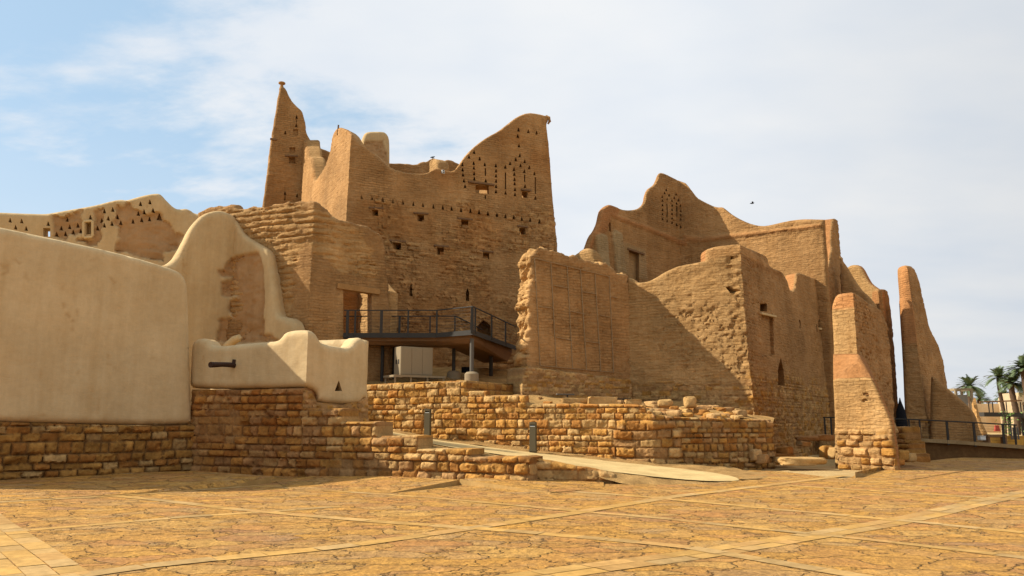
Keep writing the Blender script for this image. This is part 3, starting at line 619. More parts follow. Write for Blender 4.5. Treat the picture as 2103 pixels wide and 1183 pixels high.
# --- stepped stone wall with the plastered turret
MA = W(400, 26.5); MB_ = W(1092, 22.0); dm = (MB_ - MA) / np.linalg.norm(MB_ - MA)
def onM(px):                                  # plan point on the wall line at column px
    d = ray(px, 862); d = d[:2] / d[1]; a = np.array([[d[0], -dm[0]], [d[1], -dm[1]]]); s_, q = np.linalg.solve(a, MA); return d * s_
PM = Plan([MA - dm * .5, MB_])
t = thing('stepped_stone_wall', 'low wall of rough yellow stone blocks stepping down to the right in front of the pale path', 'wall', (*onM(800), 0))
def hf_m(u, z):
    h, c = stone(u, z, .25, .42, .038, .10, 21, .025, pal=(OCH, PAL, OCH * 1.05, ORB, PNK))
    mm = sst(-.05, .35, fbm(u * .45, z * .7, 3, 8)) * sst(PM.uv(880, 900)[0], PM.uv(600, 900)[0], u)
    lf = sst(PM.uv(760, 900)[0], PM.uv(560, 900)[0], u); h = h - .11 * sst(.22, .5, fbm(u * 1.5, z * 2.6, 3, 18)) * lf; c = c * (1 - np.outer(lf, (.14, .25, .30)))  # left stones coloured darker and redder where the boundary wall's shadow falls
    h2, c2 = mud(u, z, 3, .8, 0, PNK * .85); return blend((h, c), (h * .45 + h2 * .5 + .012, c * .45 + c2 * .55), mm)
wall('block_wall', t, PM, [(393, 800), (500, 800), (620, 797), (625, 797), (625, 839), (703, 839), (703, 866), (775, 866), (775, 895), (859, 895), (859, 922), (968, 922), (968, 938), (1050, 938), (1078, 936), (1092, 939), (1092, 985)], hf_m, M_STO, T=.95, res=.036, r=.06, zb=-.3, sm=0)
PT = Plan([MA - dm * .4, onM(625), W(758, 27.2)])
t = thing('plastered_turret', 'low cream plastered turret with rounded corner merlons beside the boundary wall', 'turret', (*onM(625), 1.5))
b = wall('plaster_parapet', t, PT, [(388, 796), (390, 708), (396, 699), (404, 695), (415, 694), (425, 699), (434, 710), (450, 711), (500, 705), (540, 702), (570, 700), (578, 692), (585, 683), (600, 678), (625, 676.5), (638, 678), (648, 684), (656, 697), (661, 705), (690, 710), (712, 714), (722, 708), (728, 699), (737, 693), (745, 693), (752, 699), (756, 716), (757, 760), (757, 818), (750, 820), (745, 822), (744, 830), (706, 832), (655, 827), (651, 822), (650, 808), (640, 800), (623, 795), (560, 797), (470, 799)],
     lambda u, z: plaster(u, z, 11), M_PLA, T=.75, res=.06, r=.22, sm=1, off=.05, holes=[dict(uv=PT.uvs([(686, 803), (701, 803), (694.5, 781)]), name='vent', dep=.5, taper=.9)])
wall('stone_footing', t, PT, [(620, 800), (640, 803), (652, 826), (706, 831), (757, 815), (758, 850)], lambda u, z: stone(u, z, .16, .26, .03, .045, 33, .05, mort=PNK * .9, pal=(PNK, OCH * .9, PNK * 1.1)), M_STO, T=.6, res=.05, r=.04, zb=.9, sm=0)
q = PT.pt(484, 751); nv = PT.nrm(PT.uv(484, 751)[0]); mb = MB(); mb.tube([q - nv * .2, q + nv * .25 + (0, 0, .01), q + nv * .6 + (0, 0, .0), q + nv * .95 - (0, 0, .03), q + nv * 1.12 - (0, 0, .04)], [.085, .08, .075, .085, .09], 12)
mb.tube([q + nv * .1 + (0, 0, .03), q + nv * .1 + (.01, 0, .19)], [.06, .055], 10); mb.build('drain_spout', M_DARKWOOD, t, 0, True)
# inner faces of the turret
wall('rear_parapet', t, Plan([W(430, 29.2), W(620, 28.3)]), [(432, 712), (500, 708), (610, 700), (680, 697), (735, 695), (750, 699)], lambda u, z: plaster(u, z, 15), M_PLA, T=.4, res=.15, r=.15, zb=1.2, sm=1)
# --- low bank wall to the right of the steps
t = thing('bank_wall', 'short sloping wall of orange stone edging the path, right of the stepped wall', 'wall', (*W(1160, 22.4), 0))
wall('block_wall', t, Plan([W(1088, 22.45), W(1262, 22.25)]), [(1088, 939), (1100, 941), (1130, 946), (1170, 954), (1210, 962), (1245, 968), (1262, 974)], lambda u, z: stone(u, z, .3, .55, .03, .05, 61, .05, pal=(OCH, ORB, PAL * .9)), M_STO, T=.35, res=.045, r=.08, zb=-.3, sm=1, rim=.03)
# --- ruined plaster corner behind the turret
PQ = Plan([W(310, 32.0), W(460, 34.4), W(606, 32.3)])
Qp = PQ.uvs(cv([(262, 540), (310, 520), (345, 470), (370, 420), (450, 395), (590, 385), (615, 430), (620, 500), (637, 700), (640, 850), (630, 1040), (700, 1060), (760, 1110), (268, 1110), (275, 930), (400, 912), (352, 860), (362, 790), (425, 765), (420, 735), (300, 730), (300, 620), (385, 605), (380, 580), (300, 575)], 380, 420, 3.942))
def hf_q(u, z):
    p = plaster(u, z, 41, PLA * np.array((.90, .88, .84))); m_, s_ = soft(Qp, u, z, .05, .10, 9); h, c = mud(u, z, 44, 1.8, .7, MUDP); pit = sst(.35, .6, fbm(u * 3.2, z * 3.2, 3, 5))
    h = h - .14 - .10 * pit * sst(0, -1.2, z - 5.2); return blend(p, (h, c), m_)
t = thing('ruined_plaster_corner', 'tall cream plastered corner with ragged edge and bare brown mud patch, behind the turret', 'wall', (*W(460, 32.5), 0))
wall('plaster_wall', t, PQ, [(318, 560), (335, 545), (350, 541), (362, 530), (372, 512), (384, 485), (395, 462), (410, 443), (425, 434), (443, 429), (461, 431), (478, 440), (490, 456), (500, 477), (515, 489), (532, 499), (545, 508), (553, 519), (555, 535), (556, 550), (560, 563), (562, 580), (566, 600), (567, 625), (571, 648), (582, 650), (591, 652), (600, 661), (604, 676), (606, 700)], hf_q, M_PLA, T=.75, res=.07, r=.28, zb=.5, sm=2)
q = AT(470, 706, 33.0); mb = MB(); mb.tube([q + (-.45, .3, -.5), q + (-.1, .2, -.05), q + (.2, .1, .18), q + (.42, .02, .24), q + (.50, 0, .2)], [.17, .17, .17, .15, .05], 14); mb.build('plaster_stub', M_CREAM, t, 0, True)
# --- far plastered wall with rows of triangular vents
PK = Plan([W(-140, 37.6), W(450, 40.4)])
kc = lambda l: cv(l, 0, 380, 5.007)
Kp = [PK.uvs(kc(l)) for l in ([(540, 330), (700, 300), (850, 272), (832, 480), (700, 520), (690, 560), (545, 528)], [(960, 262), (1065, 235), (1050, 350), (1050, 520), (985, 630), (800, 590), (800, 570), (960, 555)],
      [(1190, 205), (1335, 190), (1350, 230), (1440, 265), (1445, 312), (1640, 270), (1690, 360), (1760, 400), (1800, 480), (1870, 500), (1850, 600), (1810, 690), (1680, 690), (1670, 780), (1200, 680), (1215, 430), (1180, 410)])]
def hf_k(u, z):
    a = plaster(u, z, 71, PLA2)
    for i, k in enumerate(Kp):
        m_, s_ = soft(k, u, z, .035, .16, 20 + i); h, c = mud(u, z, 74, 2.0, .6, MUDP * .95); a = blend(a, (h - .16, c), m_)
    return a
t = thing('vented_parapet_wall', 'long cream plastered wall with rows of small triangular vents and bare mud patches, far left', 'wall', (*W(200, 39), 0))
vts = [(103, 360), (222, 368), (160, 432), (268, 445), (494, 395), (680, 345), (620, 435), (705, 420), (575, 500), (663, 493), (742, 475), (820, 465), (790, 405), (928, 330), (1072, 265), (1158, 250), (1035, 355), (1112, 340), (1072, 412), (1150, 395), (995, 435), (1235, 380), (1200, 320), (1360, 365), (1450, 350), (1530, 340), (1415, 285), (1480, 272), (1572, 258), (1443, 190), (1540, 172)]
hs = [tri(PK, *kc([v])[0], 7.6, 9.0, dep=.45) for v in vts] + [tri(PK, *kc([(1630, 318)])[0], 12, 13, dep=.5), rect(PK, 177, 457, 187, 482, -.1, dep=.4), rect(PK, 88.5, 468, 103, 486, 0, thru=1, taper=.9)]
wall('plaster_wall', t, PK, kc([(-500, 262), (0, 272), (200, 282), (450, 290), (540, 275), (700, 245), (950, 205), (1150, 150), (1240, 138), (1290, 150), (1400, 115), (1500, 90), (1600, 75), (1645, 85), (1700, 150), (1790, 235), (1850, 240), (1900, 232), (1950, 250), (1990, 285), (2120, 300), (2250, 330)]), hf_k, M_PLA, T=.7, res=.085, r=.22, zb=2.0, sm=2, holes=hs)
mb = MB(); q0 = [PK.pt(*p, .06) for p in kc([(862, 378), (862, 545), (955, 535), (955, 370)])]
for a, b in ((0, 1), (1, 2), (2, 3), (3, 0)): mb.bar(q0[a], q0[b], .13, .10, PK.nrm(1))
mb.build('window_frame', M_CREAM, t, .05)
# --- gatehouse
GC = W(625, 33.0); gd = np.array([.883, .469]); PG = Plan([GC + np.array([-.94, .342]) * 7.2, GC, W(797, 34.8)], .03, 3.)
gx = lambda l: cv(l, 620, 380, 3.48)
Ger = PG.uvs(gx([(0, 180), (150, 200), (300, 260), (430, 310), (500, 460), (520, 560), (540, 640), (500, 660), (250, 620), (200, 560), (110, 480), (60, 400), (0, 400)]))
Gle = PG.uvs([(440, 430), (628, 415), (620, 520), (600, 560), (600, 660), (440, 660)])
def hf_g(u, z):
    a = mud(u, z, 81, .45, 1.1, MUD * .98)
    zz = z / .27 + .5 * fbm(u * .9, z * 1.3, 4, 4); g = zz - np.floor(zz); ro = sst(0, .3, g) * (1 - sst(.75, 1, g))
    h, c = mud(u, z, 85, 1.3, .4, MUDL)
    e = (h + .075 * ro * (.5 + .8 * sst(-.3, .3, fbm(u * .8, z * 2, 3, 14))) - .07 - .05 * sst(.2, .5, fbm(u * 2.5, z * 6, 3, 24)), c)
    m1, _ = soft(Ger, u, z, .12, .3, 3); m2, _ = soft(Gle, u, z, .12, .3, 5); return blend(a, e, np.clip(m1 + m2, 0, 1))
t = thing('gatehouse', 'brown mud brick gatehouse with eroded courses and a doorway on to the steel walkway', 'gatehouse', (*GC, 2))
wall('mud_wall', t, PG, [(404, 436), (415, 431), (428, 425), (440, 424), (455, 420.5), (466, 421), (475, 418.5), (482, 420), (488, 426), (500, 427.5), (520, 425), (540, 423), (560, 420), (580, 417.5), (600, 413), (612, 411), (625, 410), (640, 411), (652, 413), (660, 419), (668, 431), (676, 441), (690, 447), (706, 452), (728, 459), (749, 464), (764, 468), (778, 478), (787, 491), (792, 506), (795, 528), (797, 552), (800, 600), (801, 640), (803, 700)], hf_g, M_MUD, T=.8, res=.062, r=.12, zb=2.4, sm=1, rim=.10,
     holes=[poly(PG, [(705, 590), (763.5, 599), (764, 700), (705, 696)], name='doorway', thru=1, taper=1.0, lintel=[((692, 587), (779, 600), .24, .10, 1)])])
# far wall of the court seen through the doorway
wall('court_wall', t, Plan([W(722, 38.8), W(800, 34.9)]), [(715, 470), (740, 520), (775, 575), (797, 600)], lambda u, z: mud(u, z, 88, 1.2, .6, MUDL), M_MUD, T=.5, res=.1, r=.1, zb=2.5, sm=1)
# --- tall palace tower
TC = W(688, 38.0); PD = Plan([TC + np.array([-.469, .883]) * 7.0, TC, TC + gd * 12.9], .035, 3.5)
dv_ = lambda l: cv(l, 920, 230, 5.917); dr = lambda l: cv(l, 700, 380, 4.572); dl_ = lambda l: cv(l, 540, 150, 4.222); d2 = lambda l: cv(l, 500, 140, 3.9425); d3 = lambda l: cv(l, 850, 200, 3.2857)
hs = [tri(PD, *dv_([v])[0], 6.0, 7.6, dep=.5) for v in [(858, 212), (978, 232), (1078, 250), (865, 405), (875, 523), (825, 573), (755, 622), (697, 665), (933, 597), (883, 648), (990, 670), (803, 692), (807, 752), (810, 815), (812, 868), (815, 937), (815, 1000), (930, 717), (1053, 745), (317, 485), (255, 543), (385, 565), (312, 620), (315, 677), (318, 745), (320, 808), (175, 635), (178, 698), (182, 760), (193, 830), (207, 897), (448, 635), (460, 830), (583, 648), (585, 712), (585, 772), (585, 835), (585, 900), (585, 963), (700, 980), (937, 900), (1063, 1043)]]
hs += [tri(PD, *dv_([(850, 290)])[0], 6.5, 8, thru=1, taper=.95)]
hs += [tri(PD, *dr([v])[0], 6.0, 8.6, dep=.5) for v in [(193, 110), (292, 125), (393, 140), (488, 153), (582, 163), (680, 175), (770, 187), (868, 200), (957, 210), (1040, 222), (1128, 235), (1216, 243), (1298, 255), (1380, 267), (1465, 280), (1545, 293), (1622, 303), (1697, 318), (1775, 328), (1862, 342)]]
for x, y0, y1 in ((455, 682, 775), (700, 732, 938), (933, 760, 852), (1062, 792, 995), (455, 1010, 1060)):
    a = dv_([(x, y0)])[0]; b = dv_([(x, y1)])[0]; hs.append(dict(uv=PD.uvs([(a[0] - 1.3, a[1]), (b[0] - 1.3, b[1]), (b[0] + 1.3, b[1]), (a[0] + 1.3, a[1])]), name='slit', dep=.35))
for (x0, y0, x1, y1), (lx0, ly0, lx1, ly1), th in (((288, 232, 358, 288), (262, 213, 398, 222), 0), ((716, 278, 782, 340), (680, 262, 818, 272), 1), ((1130, 328, 1196, 400), (1095, 312, 1232, 328), 1), ((1675, 402, 1732, 466), (1655, 385, 1752, 397), 1),
        ((487, 540, 570, 602), (450, 520, 606, 534), 0), ((900, 585, 968, 655), (872, 568, 1012, 580), 1), ((1335, 635, 1392, 690), (1298, 618, 1428, 632), 1)):
    a = dr([(x0, y0)])[0]; b = dr([(x1, y1)])[0]; l = dr([(lx0, ly0), (lx1, ly1)])
    hs.append(rect(PD, a[0], a[1], b[0], b[1], .1, taper=.9, lintel=[(l[0], l[1], .09, .10)], **({'thru': 1} if th else {'dep': .7})))
a = dv_([(335, 885), (495, 985)]); l = dv_([(245, 850), (555, 890)]); hs.append(rect(PD, *a[0], *a[1], .05, thru=1, taper=.97, lintel=[(l[0], l[1], .10, .12)]))
a = dv_([(898, 965), (968, 1040)]); l = dv_([(885, 945), (1003, 958)]); hs.append(rect(PD, *a[0], *a[1], .05, thru=1, taper=.97, lintel=[(l[0], l[1], .10, .12)]))
for x, y in ((844, 596), (960, 606)): hs.append(poly(PD, [(x - 3.4, y + 12), (x + 3.4, y + 13), (x + 3.4, y - 4), (x + .4, y - 14), (x - .4, y - 14), (x - 3.4, y - 4)], name='slit', dep=.6))
hs.append(poly(PD, [(980, 670), (993, 657), (1007, 668), (1008, 700), (981, 700)], name='doorway', dep=1.2))
zl = PD.uv(760, 398)[1]; zr = PD.uv(1125, 425)[1]; u1 = PD.cum[1]
def hf_d(u, z):
    a = mud(u, z, 91, .5, 1.0, MUD); b_ = rubble(u, z, 93)
    line = zl + (zr - zl) * np.clip((u - u1) / 12, 0, 1) + .5 * fbm(u * .5, z * .5, 3, 6)
    m_ = sst(line + .35, line - .35, z) * sst(u1 + .6, u1 + 1.8, u)
    h, c = blend(a, b_, m_)
    g = (1 - sst(0, .3, np.abs((z / .17 + u * .8) - np.round(z / .17 + u * .8)))) * sst(u1 - .2, u1 - .6, u) * sst(11., 8.6, z) * sst(u1 - 4.2, u1 - 2, u); h = h - .05 * g
    pt_ = sst(.1, .5, fbm(u * .35 + 3, z * .35, 3, 61)); return h, lerp3(c, c * np.array((.93, .84, .74)), pt_)
t = thing('palace_tower', 'tallest brown mud brick tower with swooping parapet, rows of triangular vents and small lintelled windows', 'tower', (*TC, 3.5))
prof = [(616, 432), *dl_([(330, 1090), (345, 640), (350, 582), (360, 586), (364, 640), (376, 655), (384, 735), (398, 722), (412, 735), (425, 840), (435, 925), (450, 928), (490, 880), (530, 810), (560, 740), (580, 660), (592, 590), (605, 520), (625, 485), (650, 462)]),
        *d2([(800, 480), (845, 495), (880, 540), (920, 590), (970, 625), (1020, 660), (1070, 700), (1130, 760), (1200, 808), (1300, 838), (1400, 848), (1470, 846)]), *d3([(110, 492), (150, 468), (200, 485), (265, 497), (300, 450), (350, 380), (420, 315), (500, 260), (570, 225), (640, 170), (700, 125), (770, 98), (840, 105), (900, 121), (909, 124), (914, 150), (900, 175), (904, 215), (915, 300), (930, 500), (945, 700), (975, 1020), (985, 1180), (1000, 1500)])]
wall('mud_wall', t, PD, prof, hf_d, M_MUD, T=.85, res=.075, r=.14, zb=3.0, sm=1, holes=hs, rimcol=MUDL)
# stepped return seen beyond the notch, and the far side of the tower
def hf_md(s, c=MUD, ro=.6, co=1.): return lambda u, z: mud(u, z, s, ro, co, c)
wall('side_wall', t, Plan([TC + gd * 12.7, TC + gd * 12.7 + np.array([-.469, .883]) * 7]), [(1122, 262), (1100, 300), (1060, 330), (1000, 345)], hf_md(97), M_MUD, T=.6, res=.2, r=.1, zb=4, sm=1)
q = PD.pt(1126, 240, -.1); mb = MB(); mb.tube([q + (-.1, .0, .05), q + (.08, -.05, -.05), q + (.12, -.05, -.25), q + (.02, 0, -.4)], [.10, .10, .09, .06], 9); mb.build('corner_knob', M_MUDB, t, 0, True)
mb = MB(); q = PD.pt(694, 259); mb.bar(q - (0, 0, .5), q + (.03, 0, .06), .07); mb.build('corner_peg', M_WOOD, t)
# --- spire wall behind the tower
SL = PD.cum[1] - PD.uv(617.5, 360)[0]; SD = TC + np.array([-.469, .883]) * (SL + .1); PS = Plan([SD - gd * 2.6, SD + gd * 18])
hs = [tri(PS, *dl_([v])[0], 6, 7.5, dep=.4) for v in [(293, 380), (290, 452), (195, 515), (192, 1040), (298, 1060)]]
hs += [tri(PS, *dl_([(510, 785)])[0], 6, 8, thru=1, taper=1), poly(PS, dl_([(225, 730), (225, 783), (282, 785), (280, 730)]), dep=.25, taper=1.), poly(PS, dl_([(228, 645), (232, 690), (280, 692), (284, 642)]), dep=.2, taper=.9), poly(PS, dl_([(263, 488), (262, 540), (285, 548), (305, 540), (306, 487)]), dep=.14, taper=.95),
       poly(PS, dl_([(188, 1060), (186, 1105), (197, 1105), (196, 1060)]), name='slit', dep=.4), poly(PS, dl_([(289, 400), (288, 430), (295, 430), (294, 400)]), name='slit', dep=.3)]
t = thing('spire_wall', 'slender pointed brown mud brick spire with a mushroom finial, left behind the tall tower', 'spire', (*SD, 3.5))
wall('mud_wall', t, PS, dl_([(-2, 1220), (5, 1130), (45, 830), (72, 572), (84, 560), (82, 520), (100, 420), (125, 280), (145, 160), (152, 113), (180, 113), (205, 140), (225, 190), (260, 250), (300, 290), (340, 325), (355, 370), (375, 440), (375, 500), (400, 560), (440, 610), (500, 650), (570, 675)]) + [(720, 330), (745, 334), (802, 335), (830, 335), (855, 338), (868, 331), (877, 332), (884, 327), (888, 325), (892, 324), (898, 328), (909, 331), (916, 329), (920, 327), (929, 329), (939, 335), (970, 345), (1000, 350)],
     hf_md(101, MUD * .97, .8, .8), M_MUD, T=.4, res=.085, r=.1, zb=4, sm=1, holes=hs, rim=.02)
q = PS.pt(580, 177, -.2); mb = MB(); mb.lathe(q, [(.16, -.15), (.12, 0), (.09, .13), (.11, .2), (.21, .23), (.22, .30), (.18, .33)], 12); mb.build('finial', M_MUDB, t, 0, True)
mb = MB(); a, b = dl_([(190, 716), (300, 722)]); mb.bar(PS.pt(*a, .04), PS.pt(*b, .04), .1, .1); mb.build('lintel', M_WOOD, t, .01)
a = PS.pt(557, 285, .0); mb = MB(); mb.bar(a + (.3, .15, 0), a - (.06, .03, .02), .12); mb.build('beam_end', M_WOOD, t, .02)
# lit cross wall between the parapets
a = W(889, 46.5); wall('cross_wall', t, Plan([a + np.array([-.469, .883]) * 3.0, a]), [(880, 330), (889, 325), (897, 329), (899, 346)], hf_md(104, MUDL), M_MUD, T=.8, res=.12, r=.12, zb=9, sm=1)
# --- plastered roof block
t = thing('plastered_roof_block', 'round topped cream plastered block standing on the tall tower roof', 'chimney block', (*W(775, 50), 10))
PB = Plan([W(744, 49.5), W(801, 50.0)]); Bp = PB.uvs([(748, 291), (786, 289), (794, 310), (799, 345), (760, 345)])
def hf_b(u, z):
    m_, _ = soft(Bp, u, z, .05, .15, 4); h, c = mud(u, z, 5, 1.4, .4, MUDP); return blend(plaster(u, z, 4, PLA2), (h - .06, c), m_)
wall('plaster_wall', t, PB, [(743, 350), (743, 300), (744, 285), (748, 274), (754, 269), (765, 268), (786, 268), (794, 271), (800, 281), (801, 300), (801, 350)], hf_b, M_PLA, T=1.1, res=.09, r=.25, zb=10, sm=1)
# --- panelled ruined wall
PN1 = Plan([W(1082, 33.1), W(1293, 35.5)], .02, 3)
Nst = PN1.uvs([(1080, 500), (1260, 530), (1260, 556), (1080, 528)])
def hf_n(u, z):
    h, c = mud(u, z, 121, .55, .15, MUD * 1.04); pits = sst(.38, .62, fbm(u * 6, z * 5, 3, 15)); h = h - .03 * pits
    return h, lerp3(c, c * np.array((.84, .76, .66)), .6 * pits)
t = thing('panelled_wall', 'ruined brown wall end with thin pale strips dividing its face into panels, on a stone plinth', 'wall', (*W(1180, 34.3), 2.6))
wall('mud_wall', t, PN1, [(1079, 765), (1083, 748), (1086, 700), (1088, 660), (1087, 620), (1089, 580), (1089, 545), (1091, 525), (1096, 514), (1108, 508), (1119, 507), (1130, 512), (1142, 513), (1156, 519), (1170, 521), (1186, 527), (1200, 529), (1213, 532), (1225, 534), (1236, 537), (1246, 541), (1251, 546), (1254, 553), (1264, 558), (1280, 564), (1291, 570), (1297, 640), (1297, 800)], hf_n, M_MUD, T=1.05, res=.055, r=.07, zb=2.2, sm=1, rim=.24, rimcol=MUDL * 1.12)  # rim colour lightened so the broken end looks more strongly sunlit
nx = lambda l: cv(l, 1000, 480, 2.465)
for i, (a, b) in enumerate([((240, 125), (268, 668)), ((322, 145), (350, 672)), ((405, 168), (432, 682)), ((472, 185), (503, 690)), ((545, 205), (575, 695)), ((618, 218), (640, 700)), ((240, 125), (618, 218)), ((262, 370), (337, 378)), ((335, 262), (410, 275)), ((425, 393), (495, 408)), ((487, 295), (552, 305)), ((570, 412), (627, 425)), ((622, 318), (660, 326)), ((350, 525), (430, 540)), ((500, 545), (570, 555)), ((268, 668), (640, 702))]):
    p = nx([a, b]); mb = MB(); q = [PN1.pt(*(np.array(p[0]) * (1 - k / 6) + np.array(p[1]) * k / 6), .025) for k in range(7)]
    for k in range(6): mb.bar(q[k], q[k + 1], .02, .05, PN1.nrm(1))
    mb.build('dividing_strip', M_STRIP, t)
PN2 = Plan([W(1078, 32.75), W(1296, 35.25)], .02, 2)
hf_pl = lambda u, z: stone(u, z, .13, .30, .022, .035, 131, .03, pal=(OCH * .9, PAL * .85, MUD, PNK), mort=MUD * .8)
wall('stone_plinth', t, PN2, [(1072, 800), (1075, 757), (1082, 752), (1150, 761), (1220, 770), (1296, 780), (1299, 800)], hf_pl, M_STO, T=1.45, res=.045, r=.06, zb=1.9, sm=0, rim=.03)
# --- corner building with the upper hall
C1 = W(1547, 33.0); C2 = C1 + np.array([.545, .839]) * 22; PC = Plan([W(1284, 35.6), C1, C2], .04, 2.)
c2 = lambda l: cv(l, 1440, 420, 4.224); c1 = lambda l: cv(l, 1180, 340, 4.55); c8 = lambda l: cv(l, 1500, 520, 2.464)
uc = PC.cum[1]; zs = 3.6
niche = PC.uvs(c8([(160, 310), (160, 520), (222, 515), (214, 312)]))
merl = PC.uvs(c2([(20, 500), (20, 360), (340, 320), (590, 520), (560, 540), (350, 432), (60, 478)]))
strk = PC.uvs(c2([(350, 440), (480, 500), (690, 580), (700, 640), (600, 600), (450, 545)]))
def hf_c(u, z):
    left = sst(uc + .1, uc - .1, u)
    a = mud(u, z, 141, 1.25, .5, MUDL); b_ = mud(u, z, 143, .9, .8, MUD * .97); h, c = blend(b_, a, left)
    s = stone(u, z, .17, .36, .028, .05, 145, .03, pal=(OCH * .92, PAL * .9, MUDL, PNK), mort=MUD * .75)
    m_ = sst(zs + .5, zs - .3, z + .5 * fbm(u * .6, z * .6, 3, 3) + .5 * left); h, c = blend((h, c), s, m_)
    q = sst(.6, 0, np.abs(u - uc + .25)) * sst(.1, -.2, z - 9.5) * (1 - m_); r_ = 1 - np.abs(fbm(u * 2.2, z * 3.1, 4, 31)) * 2; h = h + q * (.10 * r_ - .09)
    mn = inside(niche, u, z); h = np.where(mn, -.16, h)
    ms, _ = soft(merl, u, z, .05, .02, 4); p = mud(u, z, 149, .3, .5, RED * .25 + MUDL * .75); h, c = blend((h, c), (p[0] + .01, p[1]), ms)
    k, _ = soft(strk, u, z, .2, .3, 6); c = lerp3(c, c * np.array((.80, .66, .5)), .75 * k); return h, c
hs = [poly(PC, c2([(510, 858), (512, 925), (573, 928), (570, 858)]), dep=.7), poly(PC, c8([(238, 668), (272, 672), (270, 590), (254, 530), (240, 590)]), dep=.5, taper=.97), poly(PC, c2([(1016, 1005), (1018, 1062), (1054, 1062), (1052, 1002)]), dep=.6),
      poly(PC, c2([(848, 1000), (855, 1072), (864, 1070), (860, 1000)]), name='slit', dep=.4), poly(PC, c2([(1000, 1040), (1003, 1110), (1012, 1108), (1008, 1040)]), name='slit', dep=.4),
      poly(PC, c2([(212, 712), (250, 770), (320, 775), (352, 745), (300, 730), (250, 705)]), name='cavity', dep=.35, taper=.6), poly(PC, c2([(262, 445), (265, 470), (290, 468), (292, 448)]), name='cavity', dep=.3, taper=.6)]
t = thing('corner_building', 'eroded brown mud brick building with sunlit left face, stone base and terracotta coloured parapet rims', 'building', (*C1, 1.8))
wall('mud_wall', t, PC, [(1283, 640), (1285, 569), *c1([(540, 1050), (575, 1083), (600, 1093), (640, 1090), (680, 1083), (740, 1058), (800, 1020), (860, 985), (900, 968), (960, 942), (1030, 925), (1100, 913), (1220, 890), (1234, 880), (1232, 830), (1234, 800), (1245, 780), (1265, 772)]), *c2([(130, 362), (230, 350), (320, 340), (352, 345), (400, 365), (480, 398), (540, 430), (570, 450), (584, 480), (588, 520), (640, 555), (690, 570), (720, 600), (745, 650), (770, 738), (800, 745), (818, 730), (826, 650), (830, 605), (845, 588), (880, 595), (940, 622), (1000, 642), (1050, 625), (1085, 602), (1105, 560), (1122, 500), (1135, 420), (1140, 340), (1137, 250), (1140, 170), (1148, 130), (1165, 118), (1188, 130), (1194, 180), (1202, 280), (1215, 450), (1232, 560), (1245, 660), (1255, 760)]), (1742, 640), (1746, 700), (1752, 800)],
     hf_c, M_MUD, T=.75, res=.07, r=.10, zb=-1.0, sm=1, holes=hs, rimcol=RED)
mb = MB(); a, b = c2([(512, 945), (635, 975)]); mb.bar(PC.pt(*a, .02), PC.pt(*b, .06), .14, .10); mb.build('sill', M_CREAM, t, .02)
mb = MB(); a, b = c2([(1022, 1078), (1066, 1085)]); mb.bar(PC.pt(*a, .0), PC.pt(*b, .0), .16, .12); mb.build('sill', M_CREAM, t, .03)
# roof hump glimpsed behind the panelled wall
t = thing('mud_hump', 'small rounded mud wall top peeping out between panelled wall and upper hall', 'wall', (*W(1195, 41), 0))
wall('mud_wall', t, Plan([W(1168, 41.4), W(1222, 40.5)]), [(1168, 527), (1182, 520), (1190, 512), (1203, 508), (1215, 512), (1224, 530)], hf_md(151, MUDL * 1.05), M_MUD, T=.8, res=.1, r=.2, zb=2, sm=1)
# --- upper hall
RI = W(1410, 50.0); PR = Plan([W(1206, 43.4), RI, W(1696, 45.1)])
lh = lambda a, b: PR.uvs([*a, *b[::-1]])
bandL = lh(c1([(340, 440), (420, 470), (700, 575), (1050, 690)]), c1([(340, 480), (420, 510), (700, 615), (1050, 740)]))
bandR = lh(c2([(-150, 262), (0, 280), (300, 252), (600, 222), (1045, 170)]), c2([(-150, 310), (0, 322), (300, 285), (600, 248), (1045, 195)]))
pil1 = PR.uvs(c1([(345, 640), (372, 600), (440, 640), (480, 1010), (385, 1010)])); pil2 = PR.uvs(c1([(190, 650), (230, 630), (300, 660), (325, 1000), (215, 1000)])); capm = PR.uvs(c1([(95, 850), (230, 500), (260, 400), (335, 345), (430, 390), (400, 470), (340, 480), (300, 620), (190, 660), (150, 850)]))
surr = PR.uvs(c1([(420, 700), (660, 790), (680, 1060), (590, 1060), (420, 1000)]))
def hf_r(u, z):
    a = mud(u, z, 161, .7, 1.1, MUD); r_ = mud(u, z, 165, .2, .3, RED)
    for pl, hh, cc in ((bandL, .09, RED * .75 + MUD * .25), (bandR, .10, RED * .7 + MUDL * .3)):
        m_, _ = soft(pl, u, z, .06, .05, 3); a = blend(a, (a[0] * .3 + hh, np.tile(cc, (len(u), 1))), m_)
    for pl in (pil1, pil2):
        m_, _ = soft(pl, u, z, .06, .03, 5); a = blend(a, (a[0] * .3 + .14, plaster(u, z, 7, PLA2 * .82)[1]), m_)
    m_, _ = soft(surr, u, z, .05, .05, 6); a = blend(a, (a[0] * .4 + .03, plaster(u, z, 7, PLA2 * .62 + MUD * .2)[1]), m_ * .7)
    m_, _ = soft(capm, u, z, .08, .08, 7); a = blend(a, (a[0] * .4 + .05, r_[1] * .9), m_)
    return a
hs = [tri(PR, *c1([v])[0], 4.4, 5.2, dep=.22) for v in [(858, 225), (843, 255), (820, 290), (822, 325), (822, 368), (822, 412), (822, 452), (822, 498), (865, 312), (885, 275), (867, 515), (910, 325), (932, 300), (950, 265), (913, 370), (912, 410), (912, 450), (912, 490), (912, 530), (972, 320), (955, 350), (955, 550), (990, 372), (993, 420), (993, 460), (993, 500), (993, 570)]]
for x, y0, y1 in ((865, 352, 485), (957, 378, 480)): hs.append(poly(PR, c1([(x - 5, y0), (x - 5, y1), (x + 5, y1), (x + 5, y0)]), name='slit', dep=.2))
